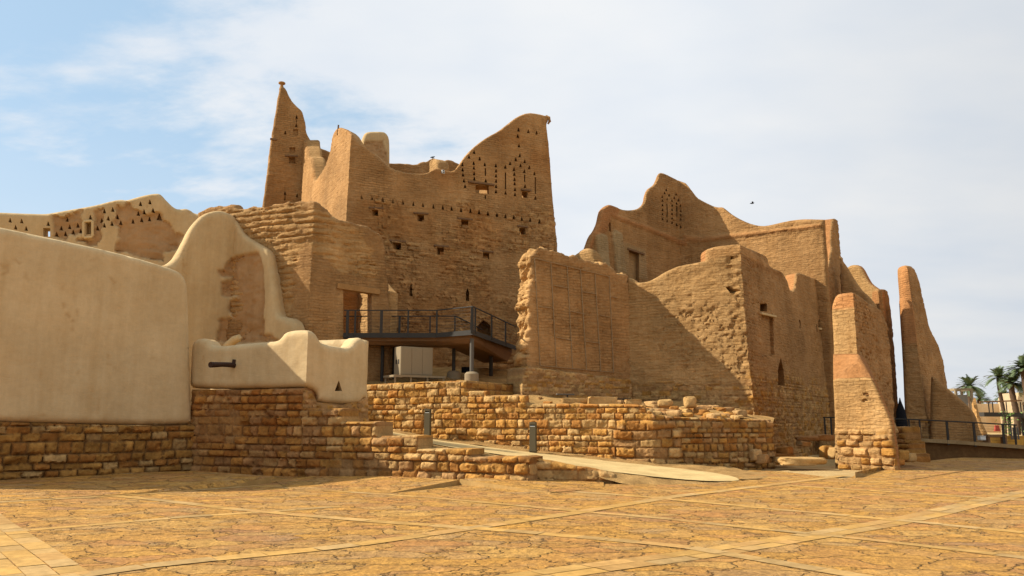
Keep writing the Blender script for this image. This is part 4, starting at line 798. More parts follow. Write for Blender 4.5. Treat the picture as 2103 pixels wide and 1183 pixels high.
hs += [poly(PR, c1([(505, 790), (505, 1090), (602, 1095), (602, 825)]), name='doorway', dep=.28, taper=1., lintel=[(c1([(490, 778)])[0], c1([(645, 830)])[0], .12, .1)]), poly(PR, c1([(318, 540), (320, 610), (343, 622), (342, 545), (330, 525)]), name='slit', dep=.25)]
t = thing('upper_hall', 'roofless upper mud brick hall with scalloped parapet and a lattice of tiny triangular vents', 'building', (*RI, 3))
wall('mud_wall', t, PR, [*c1([(80, 900), (100, 840), (130, 740), (160, 655), (200, 605), (232, 530), (243, 470), (258, 412), (300, 372), (335, 361), (380, 376), (420, 395), (470, 411), (530, 414), (590, 405), (632, 380), (658, 335), (665, 280), (685, 225), (718, 195), (752, 172), (772, 125), (785, 82), (803, 61), (840, 66), (900, 95), (960, 125), (1025, 150), (1045, 158), (1072, 190), (1110, 240), (1150, 295), (1200, 325), (1300, 375)]), *c2([(150, 20), (190, 18), (220, 40), (280, 90), (370, 140), (450, 170), (530, 185), (600, 175), (700, 150), (800, 131), (900, 123), (1040, 127), (1062, 128)])],
     hf_r, M_MUD, T=.34, res=.08, r=.13, zb=1.0, sm=1, holes=hs, rimcol=RED)
# --- walls further along the right side
t = thing('ridge_wall', 'thin mud wall with a steep sloping rim between corner building and buttressed pillar', 'wall', (*W(1760, 47), 0))
wall('mud_wall', t, Plan([W(1719, 46.6), W(1797, 45.2)]), [(1722, 525), (1728, 535), (1738, 550), (1750, 571), (1762, 589), (1771, 599), (1780, 606), (1788, 615), (1797, 628)], hf_md(171, MUD), M_MUD, T=.45, res=.11, r=.15, zb=0, sm=1, rimcol=MUDL)
t = thing('swooping_far_wall', 'mud wall with a swooping terracotta rim ending in a square pier, right of corner building', 'wall', (*W(1770, 49), 0))
wall('mud_wall', t, Plan([W(1722, 51), W(1806, 48)]), [(1722, 560), (1736, 550), (1745, 544), (1758, 544), (1766, 553), (1771, 563), (1776, 573), (1783, 583), (1793, 590), (1803, 595.5), (1806, 600)], hf_md(173, MUDL), M_MUD, T=.5, res=.11, r=.15, zb=0, sm=1, rimcol=RED)
PE = Plan([W(1800, 47.3), W(1824, 46.9), W(1856, 50)])
Ez = PE.uv(1815, 655)[1]
def hf_e(u, z):
    a = mud(u, z, 176, .6, 1., MUD * .95); m_ = sst(Ez - .3, Ez + .3, z) * sst(PE.cum[1] + .1, PE.cum[1] - .1, u); return blend(a, mud(u, z, 177, .2, .3, RED), m_)
wall('end_pier', t, PE, [(1801, 640), (1802, 598), (1806, 593.5), (1818, 593), (1825, 596), (1828, 620), (1834, 664), (1838, 725), (1842, 775), (1846, 840)], hf_e, M_MUD, T=.5, res=.1, r=.12, zb=-.5, sm=1)
# --- buttressed pillar
P1 = W(1708, 29.9); P2 = W(1770, 29.1); PP = Plan([P1, P2, P2 + np.array([.62, .785]) * 5.2], 0, 0)
p3 = lambda l: cv(l, 1680, 580, 2.96); Pz = PP.uv(1730, 634)[1]; Pu = PP.cum[1]
def hf_p(u, z):
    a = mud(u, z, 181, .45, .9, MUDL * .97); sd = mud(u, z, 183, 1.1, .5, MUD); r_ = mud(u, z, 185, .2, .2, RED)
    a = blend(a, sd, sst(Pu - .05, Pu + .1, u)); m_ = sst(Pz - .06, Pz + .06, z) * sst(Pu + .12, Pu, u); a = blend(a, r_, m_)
    s = stone(u, z, .27, .5, .04, .09, 187, .05, pal=(MUDL, PAL * .9, MUDL * 1.1)); return blend(a, s, sst(1.7, 1.2, z + .3 * fbm(u, z, 2, 3)))
t = thing('buttressed_pillar', 'free standing mud brick wall end with terracotta cap and sloping buttress, in the right foreground', 'pillar', (*P2, 0))
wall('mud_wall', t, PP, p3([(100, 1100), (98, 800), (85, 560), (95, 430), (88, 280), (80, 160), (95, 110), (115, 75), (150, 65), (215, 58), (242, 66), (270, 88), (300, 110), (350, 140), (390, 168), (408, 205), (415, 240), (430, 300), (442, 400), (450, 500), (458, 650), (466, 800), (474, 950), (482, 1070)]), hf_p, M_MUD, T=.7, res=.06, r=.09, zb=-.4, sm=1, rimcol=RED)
B1 = W(1708, 29.0); B2 = W(1843, 27.3); PBu = Plan([B1, B2])
def hf_bu(u, z):
    a = mud(u, z, 191, .4, 1.0, MUDL * 1.02); e = mud(u, z, 193, 2., .3, MUDL); ux = PBu.uv(1772, 820)
    m_ = sst(.75, .2, np.hypot((u - ux[0]) / .55, (z - ux[1]) / .8)) * sst(-.2, .2, fbm(u * 3, z * 3, 2, 4)); a = blend(a, (e[0] * 1.3 - .04, e[1]), m_)
    s = stone(u, z, .24, .42, .05, .10, 195, .06, pal=(MUDL, PAL * .92, MUDL * 1.1, OCH), mort=MUD); return blend(a, s, sst(1.45, 1.15, z + .35 * fbm(u * 1.2, z, 2, 3)))
bo = p3([(118, 1110), (112, 960), (100, 800), (93, 680), (89, 592), (110, 584), (200, 580), (318, 574), (340, 610), (360, 660), (376, 700), (395, 745), (415, 790), (430, 822), (442, 842), (452, 900), (466, 990), (478, 1085)])
wall('buttress', t, PBu, bo, hf_bu, M_MUD, T=.3, res=.05, r=.06, zb=-.4, sm=1, rim=.015, rimcol=RED)
fr = [PBu.pt(*p, -.05) for p in smooth(p3([(89, 592), (200, 580), (318, 574), (340, 610), (360, 660), (376, 700), (395, 745), (415, 790), (430, 822), (446, 850)]), 2)]
bk_ = [PP.pt(*p, .02) for p in smooth(p3([(93, 436), (170, 434), (252, 433), (275, 458), (305, 505), (330, 560), (360, 630), (395, 715), (425, 790), (450, 850)]), 2)]
k = len(fr); nrow = 10; V = np.vstack([np.array(fr) * (1 - j / nrow) + np.array(bk_) * (j / nrow) + np.array([0, 0, .05 * math.sin(math.pi * j / nrow)]) for j in range(nrow + 1)])
V = np.vstack([V, np.array(bk_) - (0, 0, .6), np.array(fr) - (0, 0, .6)]); i = (np.arange(nrow + 2)[:, None] * k + np.arange(k - 1)).ravel()
npmesh('sloping_ledge', V, np.column_stack([i, i + 1, i + k + 1, i + k]), M_MUD, t, np.tile(RED, (len(V), 1)) * (.92 + .1 * fbm(V[:, 0] * 2, V[:, 2] * 2, 3, 4))[:, None])
# --- tall narrow tower at the right
F1 = W(1852, 46.4); F2 = W(1905, 45.6); F3 = W(1960, 50.5); PF_ = Plan([F1, F2, F3], .05, 0.)
f8 = c8; Fz = PF_.uv(1870, 705)[1]; Fu = PF_.cum[1]
def hf_f(u, z):
    a = mud(u, z, 201, .9, .7, MUD); m_ = sst(Fz - .15, Fz + .15, z) * sst(Fu + .35, Fu - .05, u); a = blend(a, mud(u, z, 203, .25, .3, RED), m_)
    s = stone(u, z, .25, .5, .04, .07, 205, .05, pal=(MUDL, MUD, OCH * .9)); return blend(a, s, sst(2.2, 1.5, z + .4 * fbm(u, z, 2, 3)))
t = thing('narrow_end_tower', 'tall thin mud brick tower with a rounded terracotta nose against the sky at right', 'tower', (*F2, 0))
wall('mud_wall', t, PF_, f8([(890, 1000), (885, 920), (877, 700), (870, 450), (866, 390), (864, 300), (863, 238), (875, 222), (874, 165), (873, 110), (880, 75), (892, 60), (908, 55), (928, 62), (945, 90), (965, 160), (985, 250), (1000, 330), (1018, 390), (1055, 455), (1075, 520), (1090, 600), (1105, 690), (1110, 800), (1115, 930)]), hf_f, M_MUD, T=.7, res=.085, r=.28, zb=-1.5, sm=1, rimcol=RED * .8 + MUD * .2)
PFb = Plan([W(1908, 45.3), W(2014, 44.2)])
wall('side_buttress', t, PFb, f8([(1012, 960), (1016, 640), (1022, 615), (1060, 650), (1120, 700), (1180, 750), (1220, 790), (1238, 815), (1250, 845), (1262, 900), (1290, 940)]), lambda u, z: mud(u, z, 207, .7, 1., MUD * .95), M_MUD, T=.8, res=.09, r=.22, zb=-1.5, sm=1, rimcol=RED * .8 + MUD * .2)
# =================================================================== TERRACE WALL AND OBJECTS
PTW = Plan([W(600, 33.55), W(1340, 28.0), W(1592, 29.4)]); ut = PTW.cum[1]
def hf_t(u, z):
    h, c = stone(u, z, .235, .42, .032, .085, 221, .02, pal=(OCH, PAL, OCH * 1.08, ORB * 1.15, PAL * .9), mort=MOR * 1.25); h2, c2 = stone(u, z, .21, .30, .036, .085, 225, .04, pal=(OCH * .85, PAL * .75, ORB, PNK * .9), mort=MOR * .8)
    k = sst(ut - .05, ut + .05, u); h, c = blend((h, c), (h2, c2), k)
    big = sst(1.9, .5, np.abs(u - ut + .2)) * sst(1.9, 1.2, z) * sst(.1, .3, z); h3, c3 = stone(u, z, .36, .85, .05, .13, 229, .07); h, c = blend((h, c), (h3, c3), sst(.35, .6, big))
    return h, c
t = thing('terrace_wall', 'broad terrace wall of coursed yellow stone blocks behind the path and bollards', 'wall', (*W(1100, 29.6), .6))
wall('block_wall', t, PTW, [(640, 795), (757, 789.5), (850, 785), (957, 781), (957, 803), (1000, 803), (1000, 812), (1082, 811.5), (1083, 826), (1094, 829), (1180, 829), (1295, 830), (1312, 831), (1325, 834), (1330, 842), (1338, 843), (1345, 851), (1400, 856), (1446, 858), (1520, 860), (1584, 861.5), (1588, 868), (1592, 940)], hf_t, M_STO, T=.65, res=.04, r=.07, zb=-.5, sm=0, rim=.012)
wall('side_return', t, Plan([W(956, 30.72), W(1067, 33.9)]), [(955, 782), (957, 781), (1010, 786), (1063, 790), (1067, 800)], lambda u, z: stone(u, z, .235, .42, .035, .06, 233, .02, pal=(OCH * .9, ORB, OCH)), M_STO, T=.5, res=.045, r=.06, zb=2.2, sm=0)
# --- rocks
def rock(name, c, size, mat, label, cat, group, seed, sq=.6, ang=0., parent=None):
    n = 14; th = np.linspace(0, math.pi, n); ph = np.arange(2 * n) * math.pi / n; V = []
    T_, P_ = np.meshgrid(th, ph, indexing='ij'); d = np.stack([np.sin(T_) * np.cos(P_), np.sin(T_) * np.sin(P_), np.cos(T_)], -1).reshape(-1, 3)
    s = np.sign(d) * np.abs(d) ** sq; s /= np.maximum(np.abs(s).max(1), 1e-6)[:, None] ** .25
    k = 1 + .22 * fbm(d[:, 0] * 1.6 + seed * 3.7, d[:, 1] * 1.6 + d[:, 2] * 2.1, 3, seed) + .06 * fbm(d[:, 0] * 6 + seed, d[:, 1] * 6 + d[:, 2] * 5, 3, seed)
    s = s * k[:, None] * np.asarray(size) / 2; ca, sa = math.cos(ang), math.sin(ang); s = np.column_stack([s[:, 0] * ca - s[:, 1] * sa, s[:, 0] * sa + s[:, 1] * ca, s[:, 2]])
    m2 = 2 * n; i = (np.arange(n - 1)[:, None] * m2 + np.arange(m2)).ravel(); j = (np.arange(n - 1)[:, None] * m2 + (np.arange(m2) + 1) % m2).ravel()
    pal = [OCH, PAL, ORB * 1.1, PNK, MUDL][seed % 5]; V = s
    o = npmesh(name, V, np.column_stack([i, i + m2, j + m2, j]), mat, None, np.tile(pal * (.85 + .3 * h01(seed, 3)), (len(V), 1)), True, 60); o.location = tuple(map(float, c)); return tag(o, label, cat, group)
rng = random.Random(3); lt_z = rbf(ct2)
def zt(px, dep): x, y = W(px, dep); return float(lt_z(np.array([x]), np.array([y]))[0])
for i in range(85):
    px = rng.uniform(1318, 1540) if i < 70 else rng.uniform(1100, 1330); dep = rng.uniform(28.6, 31.5) if i < 48 else rng.uniform(31, 33.2); sz = rng.uniform(.16, .46) if i < 70 else rng.uniform(.12, .26)
    if i >= 70: dep = 31.2 + (px - 1100) / 210 * .6 + rng.uniform(-.8, .8)
    x, y = W(px, dep); z = zt(px, dep)
    rock('rubble_stone', (x, y, z + sz * .12), (sz * rng.uniform(.9, 1.6), sz, sz * rng.uniform(.4, .75)), M_STO, 'loose rough yellowish stone lying in the rubble on the terrace', 'stone', 'loose stones in the rubble on the terrace', i, .6, rng.uniform(0, 3))
rock('boulder', AT(1417, 826, 30.5), (.42, .4, .42), M_STO, 'pale squarish boulder standing upright on the terrace rubble', 'boulder', None, 1, .5)
rock('boulder', AT(1366, 828, 30.2), (.55, .4, .3), M_STO, 'pale rounded boulder in the terrace rubble beside the stone wall top', 'boulder', None, 6, .6)
for i, (px, py, dp, sx, sz_, lb) in enumerate([(1238, 823.5, 30.6, 1.05, .30, 'long pale dressed stone block lying before the panelled wall plinth'), (1182, 822.5, 31.0, 1.1, .2, 'low grey dressed stone slab lying under the linear floodlight'), (1300, 826, 30.4, .6, .2, 'small flat stone at the right end of the dressed blocks')]):
    rock('dressed_stone', AT(px, py, dp), (sx, .4, sz_), M_STO, lb, 'stone block', None, 11 + i * 5, .25, .1)
for i, (px, py, dp, s3, a, lb) in enumerate([(1640, 947, 28.6, (1.6, .9, .26), .1, 'large flat pale stone slab lying on the gravel'), (1590, 938, 30.0, (1.5, .8, .22), .3, 'flat broken slab against the foot of the terrace wall'), (1657, 900, 33.5, (.95, .6, .2), -.2, 'pale flat slab balanced on small stones in the shaded gap'), (1650, 911, 33.4, (.5, .4, .22), .4, 'small stone propping up the pale slab in the gap'),
        (1697, 929, 31.6, (.46, .4, .5), .2, 'reddish cube shaped stone in the shade beside the pillar'), (1714, 931, 31.2, (.35, .4, .45), .5, 'second reddish stone tight against the pillar'), (1612, 926, 31, (.6, .5, .3), .9, 'brown stone at the foot of the stone base'), (1566, 942, 28.8, (.4, .4, .34), .9, 'round stone at the right end of the terrace wall foot'), (1552, 935, 28.9, (.36, .36, .4), .2, 'upright stone under the terrace wall corner'),
        (1850, 935, 29.0, (.45, .4, .35), .2, 'orange stone at the right foot of the pillar'), (1866, 940, 29.6, (.5, .4, .3), .6, 'flat orange stone nearest the ditch edge'), (1845, 949, 27.8, (.3, .3, .2), .3, 'small pale stone in front of the pillar foot'), (1690, 899, 34.5, (.8, .6, .25), .3, 'dark slab lying under the black railing')]):
    rock('loose_rock', AT(px, py, dp), s3, M_STO, lb, 'rock', None, 31 + i, .5, a)
t = thing('ruined_stub_wall', 'short ruined stone stub stepping down between pillar and bridge', 'wall', (*W(1860, 33), 0))
wall('block_wall', t, Plan([W(1836, 34.2), W(1880, 33.0)]), [(1836, 876), (1858, 877), (1860, 905), (1868, 906), (1870, 930), (1878, 932), (1879, 950)], lambda u, z: stone(u, z, .25, .42, .05, .09, 241, .06, pal=(ORB, OCH * .8, PNK)), M_STO, T=.8, res=.05, r=.08, zb=-1.6, sm=0, rim=.04)
# --- bollards
def bollard(px, py, dp, label, h=1.0):
    p = AT(px, py, dp); t = thing('bollard_light', label, 'bollard', p, 'bollard lights along the path'); ax = np.array([.93, -.36]); n = np.array([-.36, -.93, 0]) ; a3 = np.array([ax[0], ax[1], 0])
    mb = MB(); wd, d = .235, .14; z0 = np.array([0, 0, 1.])
    mb.box(p + z0 * (h * .40), (wd, d, h * .80 + .1), ax); mb.box(p + z0 * (h * .955), (wd, d, h * .09), ax)
    for s_ in (-1, 1): mb.box(p + a3 * s_ * (wd / 2 - .0125) + z0 * (h * .875), (.025, d - .002, h * .07), ax)
    mb.box(p - n * .045 + z0 * (h * .875), (wd - .05, d * .3, h * .07), ax)
    mb.build('post', M_BOLL, t, .006)
    mb = MB(); q = p + z0 * (h * .853); mb.quadbox([q + a3 * i * (wd / 2 - .03) + n * j + z0 * k for k, js in ((-.01, (.068, -.02)), (.012, (.068, -.02))) for i, j in ((-1, js[0]), (1, js[0]), (1, js[1]), (-1, js[1]))])
    mb.build('lens', M_LENS, t)
    mb = MB(); mb.box(p + z0 * .01, (wd + .06, d + .06, .03), ax); mb.build('base_plate', M_BOLL, t)
bollard(878, 895, 30.6, 'grey green bollard light farther up the path against the terrace wall')
bollard(1095, 926.5, 28.6, 'grey green bollard light nearer the camera, lower down the path')
# --- elevated walkway
ZD = float(AT(800, 684.5, 33.5)[2]); FD = [W(699, 33.5), W(893, 33.5), W(969.5, 32.35), W(1060, 39.6)]; BD = [W(699, 35.5), W(933, 35.4), W(990, 40.8)]
p3d = lambda p, z=0.: np.array([p[0], p[1], ZD + z])
t = thing('elevated_walkway', 'dark grey steel walkway with wire railings leading from the gatehouse doorway', 'walkway', (*W(969, 32.4), 3.2))
def slab(name, ring, z0, z1, mat, par): 
    k = len(ring); me = bpy.data.meshes.new(name); f = [tuple(range(k))[::-1], tuple(range(k, 2 * k))] + [(i, (i + 1) % k, k + (i + 1) % k, k + i) for i in range(k)]
    me.from_pydata([(float(p[0]), float(p[1]), ZD + z0) for p in ring] + [(float(p[0]), float(p[1]), ZD + z1) for p in ring], [], f); me.materials.append(mat); o = link(bpy.data.objects.new(name, me)); return attach(o, par)
slab('deck', [*FD, *BD[::-1]], -.12, -.02, M_STEEL, t)
def shrink(l, a): return [p + a * (np.mean(np.vstack([FD, BD]), 0) - p) / np.linalg.norm(np.mean(np.vstack([FD, BD]), 0) - p) for p in l]
fd2 = [FD[0] + (.6, .25), FD[1] + (0, .22), FD[2] + (-.08, .35), FD[3] + (-.2, .2)]; bd2 = [BD[0] + (.6, -.3), BD[1] + (0, -.3), BD[2] + (.2, 0)]
# boxed soffit, deeper towards the corner
me = bpy.data.meshes.new('soffit'); top = [*fd2, *bd2[::-1]]; k = len(top); zb_ = [-.44, -.46, -.48, -.75, -.75, -.44, -.40]
lowr = [p + .35 * ((np.mean(top, 0) - p) / np.linalg.norm(np.mean(top, 0) - p)) for p in top]
me.from_pydata([(float(p[0]), float(p[1]), ZD - .121) for p in top] + [(float(p[0]), float(p[1]), ZD - .30 + .0 * z) for p, z in zip(top, zb_)] + [(float(p[0]), float(p[1]), ZD + z) for p, z in zip(lowr, zb_)], [],
               [(i, (i + 1) % k, k + (i + 1) % k, k + i) for i in range(k)] + [(k + i, k + (i + 1) % k, 2 * k + (i + 1) % k, 2 * k + i) for i in range(k)] + [tuple(range(2 * k, 3 * k))])
me.materials.append(M_BOARD); attach(link(bpy.data.objects.new('soffit', me)), t)
for nm, ln in (('front', FD), ('back', BD)):
    for a, b in zip(ln[:-1], ln[1:]):
        mb = MB(); mb.bar(p3d(a, -.085), p3d(b, -.085), .03 if nm == 'front' else .028, .2); mb.build('fascia', M_STEEL, t)
        mb = MB(); mb.bar(p3d(a, .97), p3d(b, .97), .055, .045); mb.build('handrail', M_STEEL, t, .008)
        mb = MB()
        for zz in (.16, .30, .44, .58, .72, .85): mb.bar(p3d(a, zz), p3d(b, zz), .008)
        mb.build('wire_infill', M_STEEL, t)
def xf(px, ln):                                # point where column px crosses a deck edge
    d = ray(px, 862); d = d[:2] / d[1]
    for a, b in zip(ln[:-1], ln[1:]):
        v = b - a; m_ = np.array([[d[0], -v[0]], [d[1], -v[1]]])
        s_, q = np.linalg.solve(m_, a)
        if -.001 <= q <= 1.001: return d * s_
    return ln[-1]
for px, dbl in ((707, 1), (723, 0), (778, 1), (834, 0), (894, 0), (968, 1), (974.5, 0), (1009, 0), (1038, 0)):
    p = xf(px, FD); mb = MB(); mb.box(p3d(p, .42), (.075 if not dbl else .12, .06, 1.06), (1, .1)); mb.build('post', M_STEEL, t, .006)
for px in (764, 816, 880, 932, 965): p = xf(px, BD); mb = MB(); mb.box(p3d(p, .42), (.06 if px != 816 else .1, .05, 1.06), (1, .1)); mb.build('post', M_STEEL, t, .006)
ut_z = rbf(ctl)
def ugz(p): return float(ut_z(np.array([p[0]]), np.array([p[1]]))[0])
for px, dp, r_, ft in ((968, 32.75, .085, 1), (930.5, 35.0, .075, 1), (782, 34.6, .07, 0), (791, 35.0, .07, 0), (806, 35.4, .07, 0), (1008, 37.4, .09, 0)):
    p = W(px, dp); z0 = ugz(p) if px != 968 else float(AT(968, 778, dp)[2]); mb = MB(); mb.tube([(p[0], p[1], z0), (p[0], p[1], ZD - .3)], r_, 14); c_ = mb.build('column', M_STEELM if px == 968 else M_STEEL, t, 0, True)
    if ft: mb = MB(); mb.lathe((p[0], p[1], z0 - .15), [(.29, 0), (.29, .34), (.22, .42), (.1, .44)], 20); mb.build('footing', M_CONC, c_, 0, True)
# --- air conditioner
p = AT(822, 770, 32.6); za = p[2]; ax = np.array([.84, .54]); a3 = np.array([ax[0], ax[1], 0]); b3 = np.array([-ax[1], ax[0], 0]); zz = np.array([0, 0, 1.])
t = thing('air_conditioner', 'cream metal air conditioning cabinet on a low frame under the walkway', 'air conditioner', p - zz * .35); Lx, Dy, Hh = 1.46, .62, 1.16
c_ = p + a3 * Lx / 2 + b3 * Dy / 2
mb = MB(); mb.box(c_ + zz * Hh / 2, (Lx, Dy, Hh), ax); mb.build('cabinet', M_AC, t, .015)
for i in range(3):
    mb = MB(); mb.box(p + a3 * (Lx * (i + .5) / 3) - b3 * .009 + zz * (Hh * .5), (Lx / 3 - .03, .016, Hh - .08), ax); mb.build('door_panel', M_AC, t, .004)
for i in range(2): mb = MB(); mb.box(p - a3 * .008 + b3 * (.18 + .22 * i) + zz * .55, (.014, .10, .18), ax); mb.build('vent_grille', M_STEEL, t)
mb = MB(); f0 = p - a3 * .35 - b3 * .2 - zz * .05
for a, b in (((0, 0), (2.3, 0)), ((2.3, 0), (2.3, 1.)), ((2.3, 1.), (0, 1.)), ((0, 1.), (0, 0)), ((.4, 0), (.4, 1.)), ((1.9, 0), (1.9, 1.))): mb.bar(f0 + a3 * a[0] + b3 * a[1], f0 + a3 * b[0] + b3 * b[1], .07, .08)
fb = mb.build('stand_frame', M_AC, t)
for a in ((0.05, .03), (.75, .03), (1.5, .03), (2.25, .03), (.05, .97), (1.5, .97)): mb = MB(); q = f0 + a3 * a[0] + b3 * a[1]; mb.bar(q, q - zz * .42, .06); mb.build('leg', M_AC, fb)
# floodlights and fittings
p = AT(957, 762, 36.2); t = thing('floodlight', 'small black floodlight standing on the earth under the walkway', 'floodlight', p); mb = MB(); mb.box(p + zz * .05, (.4, .14, .26), (1, .2)); mb.build('housing', M_BLACK, t, .02); mb = MB(); mb.bar(p - zz * .35, p - zz * .05, .06); mb.build('stand', M_STEEL, t)
p = AT(1161, 810, 31.4); t = thing('linear_floodlight', 'long slim grey floodlight bar on a short stand before the panelled wall', 'floodlight', p); mb = MB(); mb.box(p, (.76, .12, .055), (.9, .4)); mb.build('housing', M_STEELM, t, .01); mb = MB(); mb.bar(p + a3 * .1, p + a3 * .1 - zz * .4, .06); mb.build('stand', M_STEEL, t)
for px, py, dp, lb in ((1238, 818, 33.0, 'slim black floodlight bar behind the long dressed stone'), (1280, 819.5, 33.6, 'slim black floodlight bar in the wall corner')):
    p = AT(px, py, dp); t = thing('linear_floodlight', lb, 'floodlight', p); mb = MB(); mb.box(p, (.7, .1, .05), (.9, .4)); mb.build('housing', M_STEEL, t, .01); mb = MB(); mb.bar(p, p - zz * .35, .05); mb.build('stand', M_STEEL, t)
p = PD.pt(910.5, 353.5, .05); t = thing('white_fitting', 'tiny white wall fitting near the tall tower parapet', 'fitting', p); mb = MB(); mb.box(p, (.16, .08, .20), gd); mb.build('plate', M_LENS, t, .02); mb = MB()
for s_ in (-.045, .045): mb.box(p + np.array([gd[1], -gd[0], 0]) * .05 + zz * s_, (.09, .03, .035), gd)
mb.build('dark_slot', M_BLACK, t)
# --- birds
def bird(p, label, flying):
    v = MB(); c = np.asarray(p, float)
    v.tube([c + (-.16, 0, .0), c + (-.08, 0, .01), c + (0, 0, .02), c + (.08, 0, .03), c + (.12, 0, .06), c + (.17, 0, .06)], [.012, .04, .055, .045, .032, .006], 10)
    if flying:
        for s_ in (-1, 1):
            b = len(v.v); v.v += [tuple(c + q) for q in ((.05, .03 * s_, .03), (-.06, .03 * s_, .03), (-.09, .2 * s_, .10), (.03, .2 * s_, .11), (-.10, .36 * s_, .07))]; v.f += [(b, b + 1, b + 2, b + 3), (b + 3, b + 2, b + 4)]
    else: v.bar(c + (.0, .02, -.02), c + (.0, .02, -.14), .014); v.bar(c + (.0, -.02, -.02), c + (.0, -.02, -.14), .014)
    o = v.build('bird', M_BLACK, None, 0, True); tag(o, label, 'bird')
bird(AT(1545, 418, 60), 'tiny dark bird flying in the grey sky right of the upper hall', True)
q = PS.pt(889, 322); bird(q + (0, -.2, -.12), 'small dark bird perched on the rear parapet of the tall tower', False)
# --- black covered bundle
p = AT(1853, 884, 44); t = thing('covered_bundle', 'tall black pointed covered bundle beyond the pillar, left of the narrow tower', 'covered bundle', p)
mb = MB(); mb.lathe(p - zz * .2, [(.28, 0), (.30, .3), (.27, .8), (.24, 1.15), (.17, 1.4), (.10, 1.62), (.05, 1.8), (.02, 1.95)], 14)
o = mb.build('cloth_cover', M_BLACK, t, 0, True)
# --- bridge
BR = [(1690, 40.5, 895), (1865, 38.2, 899), (1985, 37.2, 906), (2110, 36.3, 915), (2260, 35.2, 926)]
bp = [AT(px, py, dp) for px, dp, py in BR]; bn = np.array([.15, .98, 0])
t = thing('bridge', 'low walkway bridge with dark railing over the dry ditch at right', 'bridge', bp[1])
me = bpy.data.meshes.new('deck'); k = len(bp); V = [tuple(p) for p in bp] + [tuple(p + bn * 2.) for p in bp] + [tuple(p - zz * .16) for p in bp] + [tuple(p + bn * 2. - zz * .16) for p in bp]; f = []
for i in range(k - 1): f += [(i, i + 1, k + i + 1, k + i), (2 * k + i, 2 * k + i + 1, i + 1, i), (2 * k + i, 3 * k + i, 3 * k + i + 1, 2 * k + i + 1), (k + i, k + i + 1, 3 * k + i + 1, 3 * k + i)]
f += [(0, k, 3 * k, 2 * k), (k - 1, 3 * k - 1, 4 * k - 1, 2 * k - 1)]
me.from_pydata([tuple(map(float, v)) for v in V], [], f); me.materials.append(earth('bridge_deck_boards', .9, .2, 2, 12, .3, .01, base=(.34, .23, .11))); attach(link(bpy.data.objects.new('deck', me)), t)
mb = MB()
for a, b in zip(bp[1:-1], bp[2:]): mb.quadbox([a + bn * .25 - zz * 2.6, b + bn * .25 - zz * 2.6, b + bn * .6 - zz * 2.6, a + bn * .6 - zz * 2.6, a + bn * .25 - zz * .161, b + bn * .25 - zz * .161, b + bn * .6 - zz * .161, a + bn * .6 - zz * .161])
mb.build('side_panel', earth('rusty_panel', .85, .3, 1.2, 8, .3, .02, base=(.17, .085, .03)), t)
rl = [(1690, 40.5, 857), (1865, 38.2, 861), (1985, 37.2, 867), (2088, 36.5, 873)]; rp = [AT(px, py, dp) for px, dp, py in rl]
for a, b in zip(rp[:-1], rp[1:]): mb = MB(); mb.bar(a, b, .07, .06); mb.build('handrail', M_STEEL, t, .01)
mb = MB()
for kk in range(1, 7):
    for a, b, c_, d_ in zip(rp[:-1], rp[1:], bp[:3], [bp[1], bp[2], AT(2088, 913, 36.5)]): mb.bar(c_ + (a - c_) * kk / 7, d_ + (b - d_) * kk / 7, .008)
mb.build('wire_infill', M_STEEL, t)
for px in (1693, 1706, 1866, 1888, 1944, 1999, 2059, 2083):
    for i in range(len(rl) - 1):
        if rl[i][0] <= px <= rl[i + 1][0]:
            q = (px - rl[i][0]) / (rl[i + 1][0] - rl[i][0]); a = AT(px, rl[i][2] + q * (rl[i + 1][2] - rl[i][2]), rl[i][1] + q * (rl[i + 1][1] - rl[i][1])); mb = MB(); mb.bar(a, a - zz * 1.08, .10 if px in (1944, 1999, 2059) else .07, .05); mb.build('post', M_STEEL, t)
# --- things beyond the bridge
p = AT(1988, 905, 56); t = thing('framed_panel_tower', 'pale metal frame holding a grey panel, behind the sloping tower buttress', 'frame', p); ax2 = np.array([1, .1])
x0, x1 = AT(1968, 862, 56)[0], AT(2000, 862, 56)[0]; zt_ = AT(1985, 800, 56)[2]
for x in (x0, x1):
    for yy in (56, 57.2): mb = MB(); mb.bar((x, yy, 0), (x, yy, zt_), .14); mb.build('post', M_AC, t)
for a, b in (((x0, 56, zt_), (x1, 56, zt_)), ((x0, 57.2, zt_), (x1, 57.2, zt_)), ((x0, 56, zt_), (x0, 57.2, zt_)), ((x1, 56, zt_), (x1, 57.2, zt_))): mb = MB(); mb.bar(a, b, .16); mb.build('top_rail', M_AC, t)
mb = MB(); mb.box(((x0 + x1) / 2 + .1, 56.6, (zt_ - .35) / 2), (x1 - x0 - .4, .5, zt_ - .35), (1, 0)); mb.build('grey_panel', flat('grey_panel', (.25, .23, .19), .7), t)
t = thing('sloping_wall_end', 'pale mud wall end with sloping edge behind the framed panel', 'wall', (*W(2010, 55), 0))
wall('mud_wall', t, Plan([W(1995, 54.5), W(2030, 54)]), [(1996, 830), (2001, 815), (2004, 820), (2008, 840), (2014, 862), (2022, 880), (2028, 892), (2031, 905)], hf_md(251, MUDL * 1.1), M_MUD, T=.7, res=.15, r=.15, zb=-1, sm=1)
t = thing('far_boundary_wall', 'long beige wall behind the palm trunks in the distance', 'wall', (*W(2060, 110), 0))
wall('rendered_wall', t, Plan([W(1900, 112), W(2330, 108)]), [(1900, 829), (2330, 829)], lambda u, z: plaster(u, z, 261, np.array((.50, .37, .22))), M_PLA, T=.5, res=.8, r=.1, zb=-.3, sm=0)
t = thing('far_house', 'plain beige house with roof edge holes at the right edge of the picture', 'house', (*W(2150, 104), 0))
